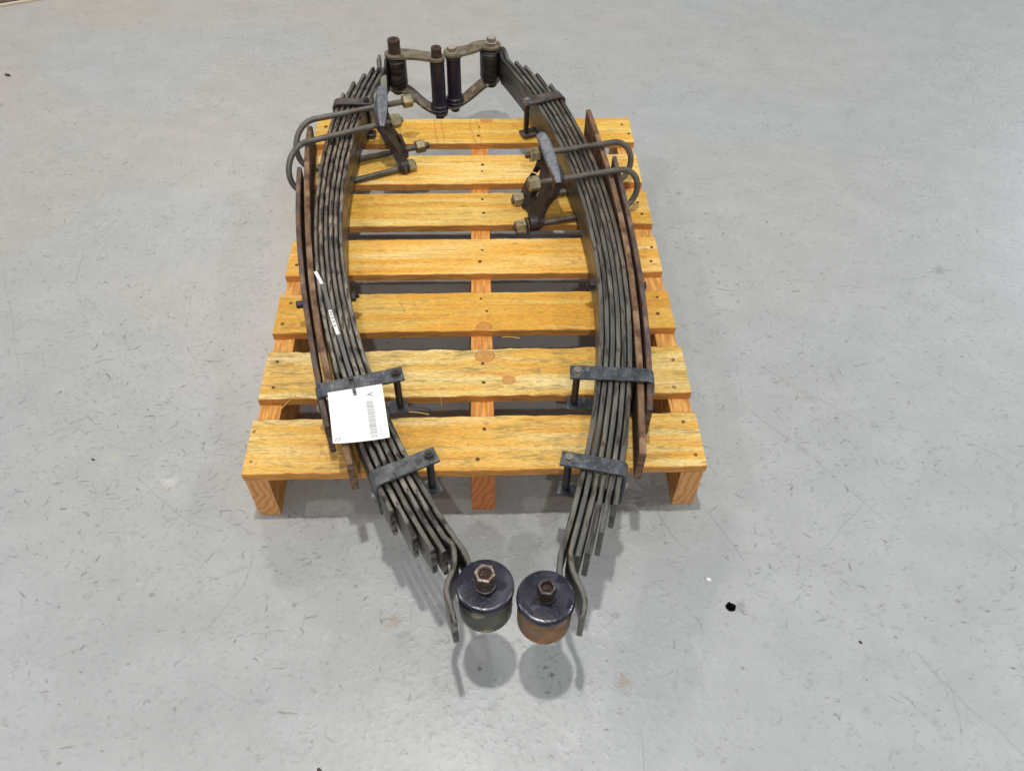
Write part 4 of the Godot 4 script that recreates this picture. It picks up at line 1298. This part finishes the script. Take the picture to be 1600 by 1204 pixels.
	build_ubolts({"axis": dr1, "lean": -0.35,
		"bolts": [[Vector3(0.360, 0.2620, -0.935), Vector3(0.360, 0.1582, -0.897), dr1, 0.236, 0.272], [Vector3(0.362, 0.2620, -0.8145), Vector3(0.362, 0.1582, -0.787), dr2, 0.238, 0.272]],
		"nuts": [[Vector3(0.166, 0.262, -0.8873), -dr1, 0.2, 0.0], [Vector3(0.158, 0.262, -0.7640), -dr2, 0.5, -0.036], [Vector3(0.125, 0.1582, -0.839), -dr1, 0.1, 0.0], [Vector3(0.126, 0.1582, -0.7286), -dr2, 0.3, -0.006]],
		"plate": [Vector3(0.178, 0.262, -0.8903), Vector3(0.204, 0.262, -0.7754), Vector3(0.140, 0.162, -0.8429), Vector3(0.146, 0.162, -0.7335)]},
		"u-bolt pair with cast saddle hanging on the right leaf spring")
	var dl1 := Vector3(-0.941, 0, 0.339)
	var dl2 := Vector3(-0.919, 0, 0.395)
	build_ubolts({"axis": dl1, "lean": -0.35,
		"bolts": [[Vector3(-0.425, 0.2620, -1.053), Vector3(-0.425, 0.1582, -0.983), dl1, 0.282, 0.312], [Vector3(-0.430, 0.2620, -0.947), Vector3(-0.430, 0.1582, -0.878), dl2, 0.258, 0.288]],
		"nuts": [[Vector3(-0.196, 0.262, -1.1355), -dl1, 0.2, 0.0], [Vector3(-0.222, 0.262, -1.0364), -dl2, 0.5, 0.0], [Vector3(-0.166, 0.1582, -1.0763), -dl1, 0.1, 0.0], [Vector3(-0.188, 0.1582, -0.982), -dl2, 0.3, -0.008]],
		"plate": [Vector3(-0.250, 0.262, -1.1160), Vector3(-0.246, 0.262, -1.0261), Vector3(-0.205, 0.162, -1.0623), Vector3(-0.192, 0.162, -0.9803)]},
		"u-bolt pair with cast saddle hanging on the left leaf spring")

	build_shackle({"eye": Vector2(-0.2335, -1.395), "free": Vector2(-0.1095, -1.372), "sleeve": [0.098, 0.2575],
		"top": [Vector3(-0.236, 0.2605, -1.400), Vector3(-0.200, 0.2610, -1.398), Vector3(-0.150, 0.2630, -1.384), Vector3(-0.1095, 0.2635, -1.372)], "top_r": [0.0275, 0.026, 0.022, 0.0235],
		"low": [Vector3(-0.2335, 0.158, -1.395), Vector3(-0.200, 0.150, -1.388), Vector3(-0.150, 0.108, -1.379), Vector3(-0.1095, 0.093, -1.372)], "low_r": [0.028, 0.022, 0.021, 0.0255],
		"bolts": [[-0.2335, 0.265, -1.402, "stub", 0.0185, 0.040], [-0.1095, 0.268, -1.372, "stub", 0.0155, 0.028], [-0.1095, 0.088, -1.372, "low", 0.0135, 0.02], [-0.2335, 0.153, -1.395, "low", 0.016, 0.012]]},
		"olive shackle with two rusty broken pins on the left spring's far eye")
	build_shackle({"eye": Vector2(0.050, -1.440), "free": Vector2(-0.0620, -1.390), "sleeve": [0.112, 0.2575],
		"top": [Vector3(0.052, 0.2605, -1.450), Vector3(0.018, 0.2610, -1.452), Vector3(-0.012, 0.2620, -1.424), Vector3(-0.0635, 0.2630, -1.402)], "top_r": [0.0275, 0.021, 0.022, 0.0275],
		"low": [Vector3(0.050, 0.158, -1.440), Vector3(0.022, 0.150, -1.426), Vector3(-0.025, 0.120, -1.405), Vector3(-0.0620, 0.1065, -1.390)], "low_r": [0.028, 0.022, 0.021, 0.0255],
		"bolts": [[0.052, 0.2655, -1.462, "hex", 0.0145, 0.013], [-0.0650, 0.268, -1.398, "hex", 0.0145, 0.013], [-0.0620, 0.1015, -1.390, "low", 0.0135, 0.018], [0.050, 0.153, -1.440, "low", 0.018, 0.014]]},
		"olive shackle with bright hex bolts on the right spring's far eye")
	build_tag()

	# loose bits
	var straws := [
		[[Vector3(0.058, 0.150, -0.352), Vector3(0.075, 0.140, -0.362), Vector3(0.098, 0.132, -0.366)], "pale splinter poking out of the gap right of the middle bearer"],
		[[Vector3(-0.405, 0.128, -0.178), Vector3(-0.392, 0.140, -0.185), Vector3(-0.375, 0.150, -0.194)], "pale curled splinter in the gap by the left bearer"],
		[[Vector3(-0.150, 0.120, -0.170), Vector3(-0.125, 0.115, -0.172), Vector3(-0.100, 0.112, -0.168)], "pale splinter lying in the front gap right of the tagged spring"],
		[[Vector3(-0.075, 0.150, -0.181), Vector3(-0.073, 0.138, -0.180), Vector3(-0.074, 0.126, -0.178)], "short upright splinter on the front edge of the sixth board"],
		[[Vector3(-0.252, 0.150, -0.447), Vector3(-0.238, 0.148, -0.452), Vector3(-0.220, 0.146, -0.458)], "pale splinter beside the left spring's centre bolt nut"]]
	for q in straws:
		var st := begin()
		sweep(st, spline(q[0], 4), rrect(0.0022, 0.0010, 0.0003, 1), Vector3.UP)
		tag(obj("wood_splinter", st, M.straw), q[1], "splinter", "wood splinters in the pallet gaps")
	var bits := [[Vector3(-1.6052, 0.0, -1.7639), 0.014, M.chip_dark, "small dark chip on the floor at the far left", "dark_chip"], [Vector3(-0.2671, 0.0, 0.4938), 0.0065, M.chip_dark, "rusty crumb on the floor at the bottom left of the tagged spring", "dark_chip"],
		[Vector3(0.7109, 0.0, 0.3001), 0.0045, M.chip_dark, "tiny black crumb on the floor right of the anchor hole", "dark_chip"], [Vector3(-0.8321, 0.0, -0.1475), 0.005, M.chip_dark, "small black crumb on the floor left of the pallet front corner", "dark_chip"], [Vector3(0.4504, 0.0, 0.1666), 0.008, M.speck_pale, "small raised white speck on the floor just above the anchor hole", "white_speck"]]  # the last entry is a small raised white speck
	rng.seed = 31
	for q in bits:
		var st := begin()
		var r: float = q[1]
		var pr := []
		for k in 9:
			var a := TAU * k / 9
			pr.append(Vector3(cos(a) * r * rng.randf_range(0.6, 1.3), 0, sin(a) * r * 0.55 * rng.randf_range(0.6, 1.2)).rotated(Vector3.UP, -0.6))
		var c: Vector3 = q[0]
		for k in 9:
			var a: Vector3 = c + pr[k]
			var b: Vector3 = c + pr[(k + 1) % 9]
			var hgt := Vector3(0, r * 0.35, 0)
			var a2: Vector3 = c + pr[k] * 0.75 + hgt
			var b2: Vector3 = c + pr[(k + 1) % 9] * 0.75 + hgt * 0.8
			quad(st, a + Vector3(0, 0.0004, 0), b + Vector3(0, 0.0004, 0), b2, a2, (a + b - c * 2 + hgt).normalized())
			tri(st, [c + hgt * 1.1, a2, b2], [Vector3.UP, Vector3.UP, Vector3.UP], [Vector2.ZERO, Vector2.ZERO, Vector2.ZERO], [Color.WHITE, Color.WHITE, Color.WHITE])
		tag(obj(q[4], st, q[2]), q[3], "debris")
	# far left: dark strip with a pale edge where the floor ends
	var tr := thing("floor_edge_strip", "dark brown strip with pale edge along the floor's far left corner", "edge strip")
	var ea := Vector3(-6.0, 0, -0.5134)
	var eb := Vector3(3.0, 0, -4.3203)
	var e1 := (eb - ea).normalized()
	var back := Vector3(e1.z, 0, -e1.x)
	var ss := begin()
	box(ss, (ea + eb) / 2 + Vector3(0, 0.004, 0), back * 0.014, Vector3(0, 0.008, 0), eb - ea, 0.001)
	obj("pale_edge", ss, M.trim_pale, tr)
	ss = begin()
	box(ss, (ea + eb) / 2 + back * 0.808 + Vector3(0, 0.006, 0), back * 1.6, Vector3(0, 0.012, 0), eb - ea, 0.002)
	obj("dark_strip", ss, M.trim, tr)
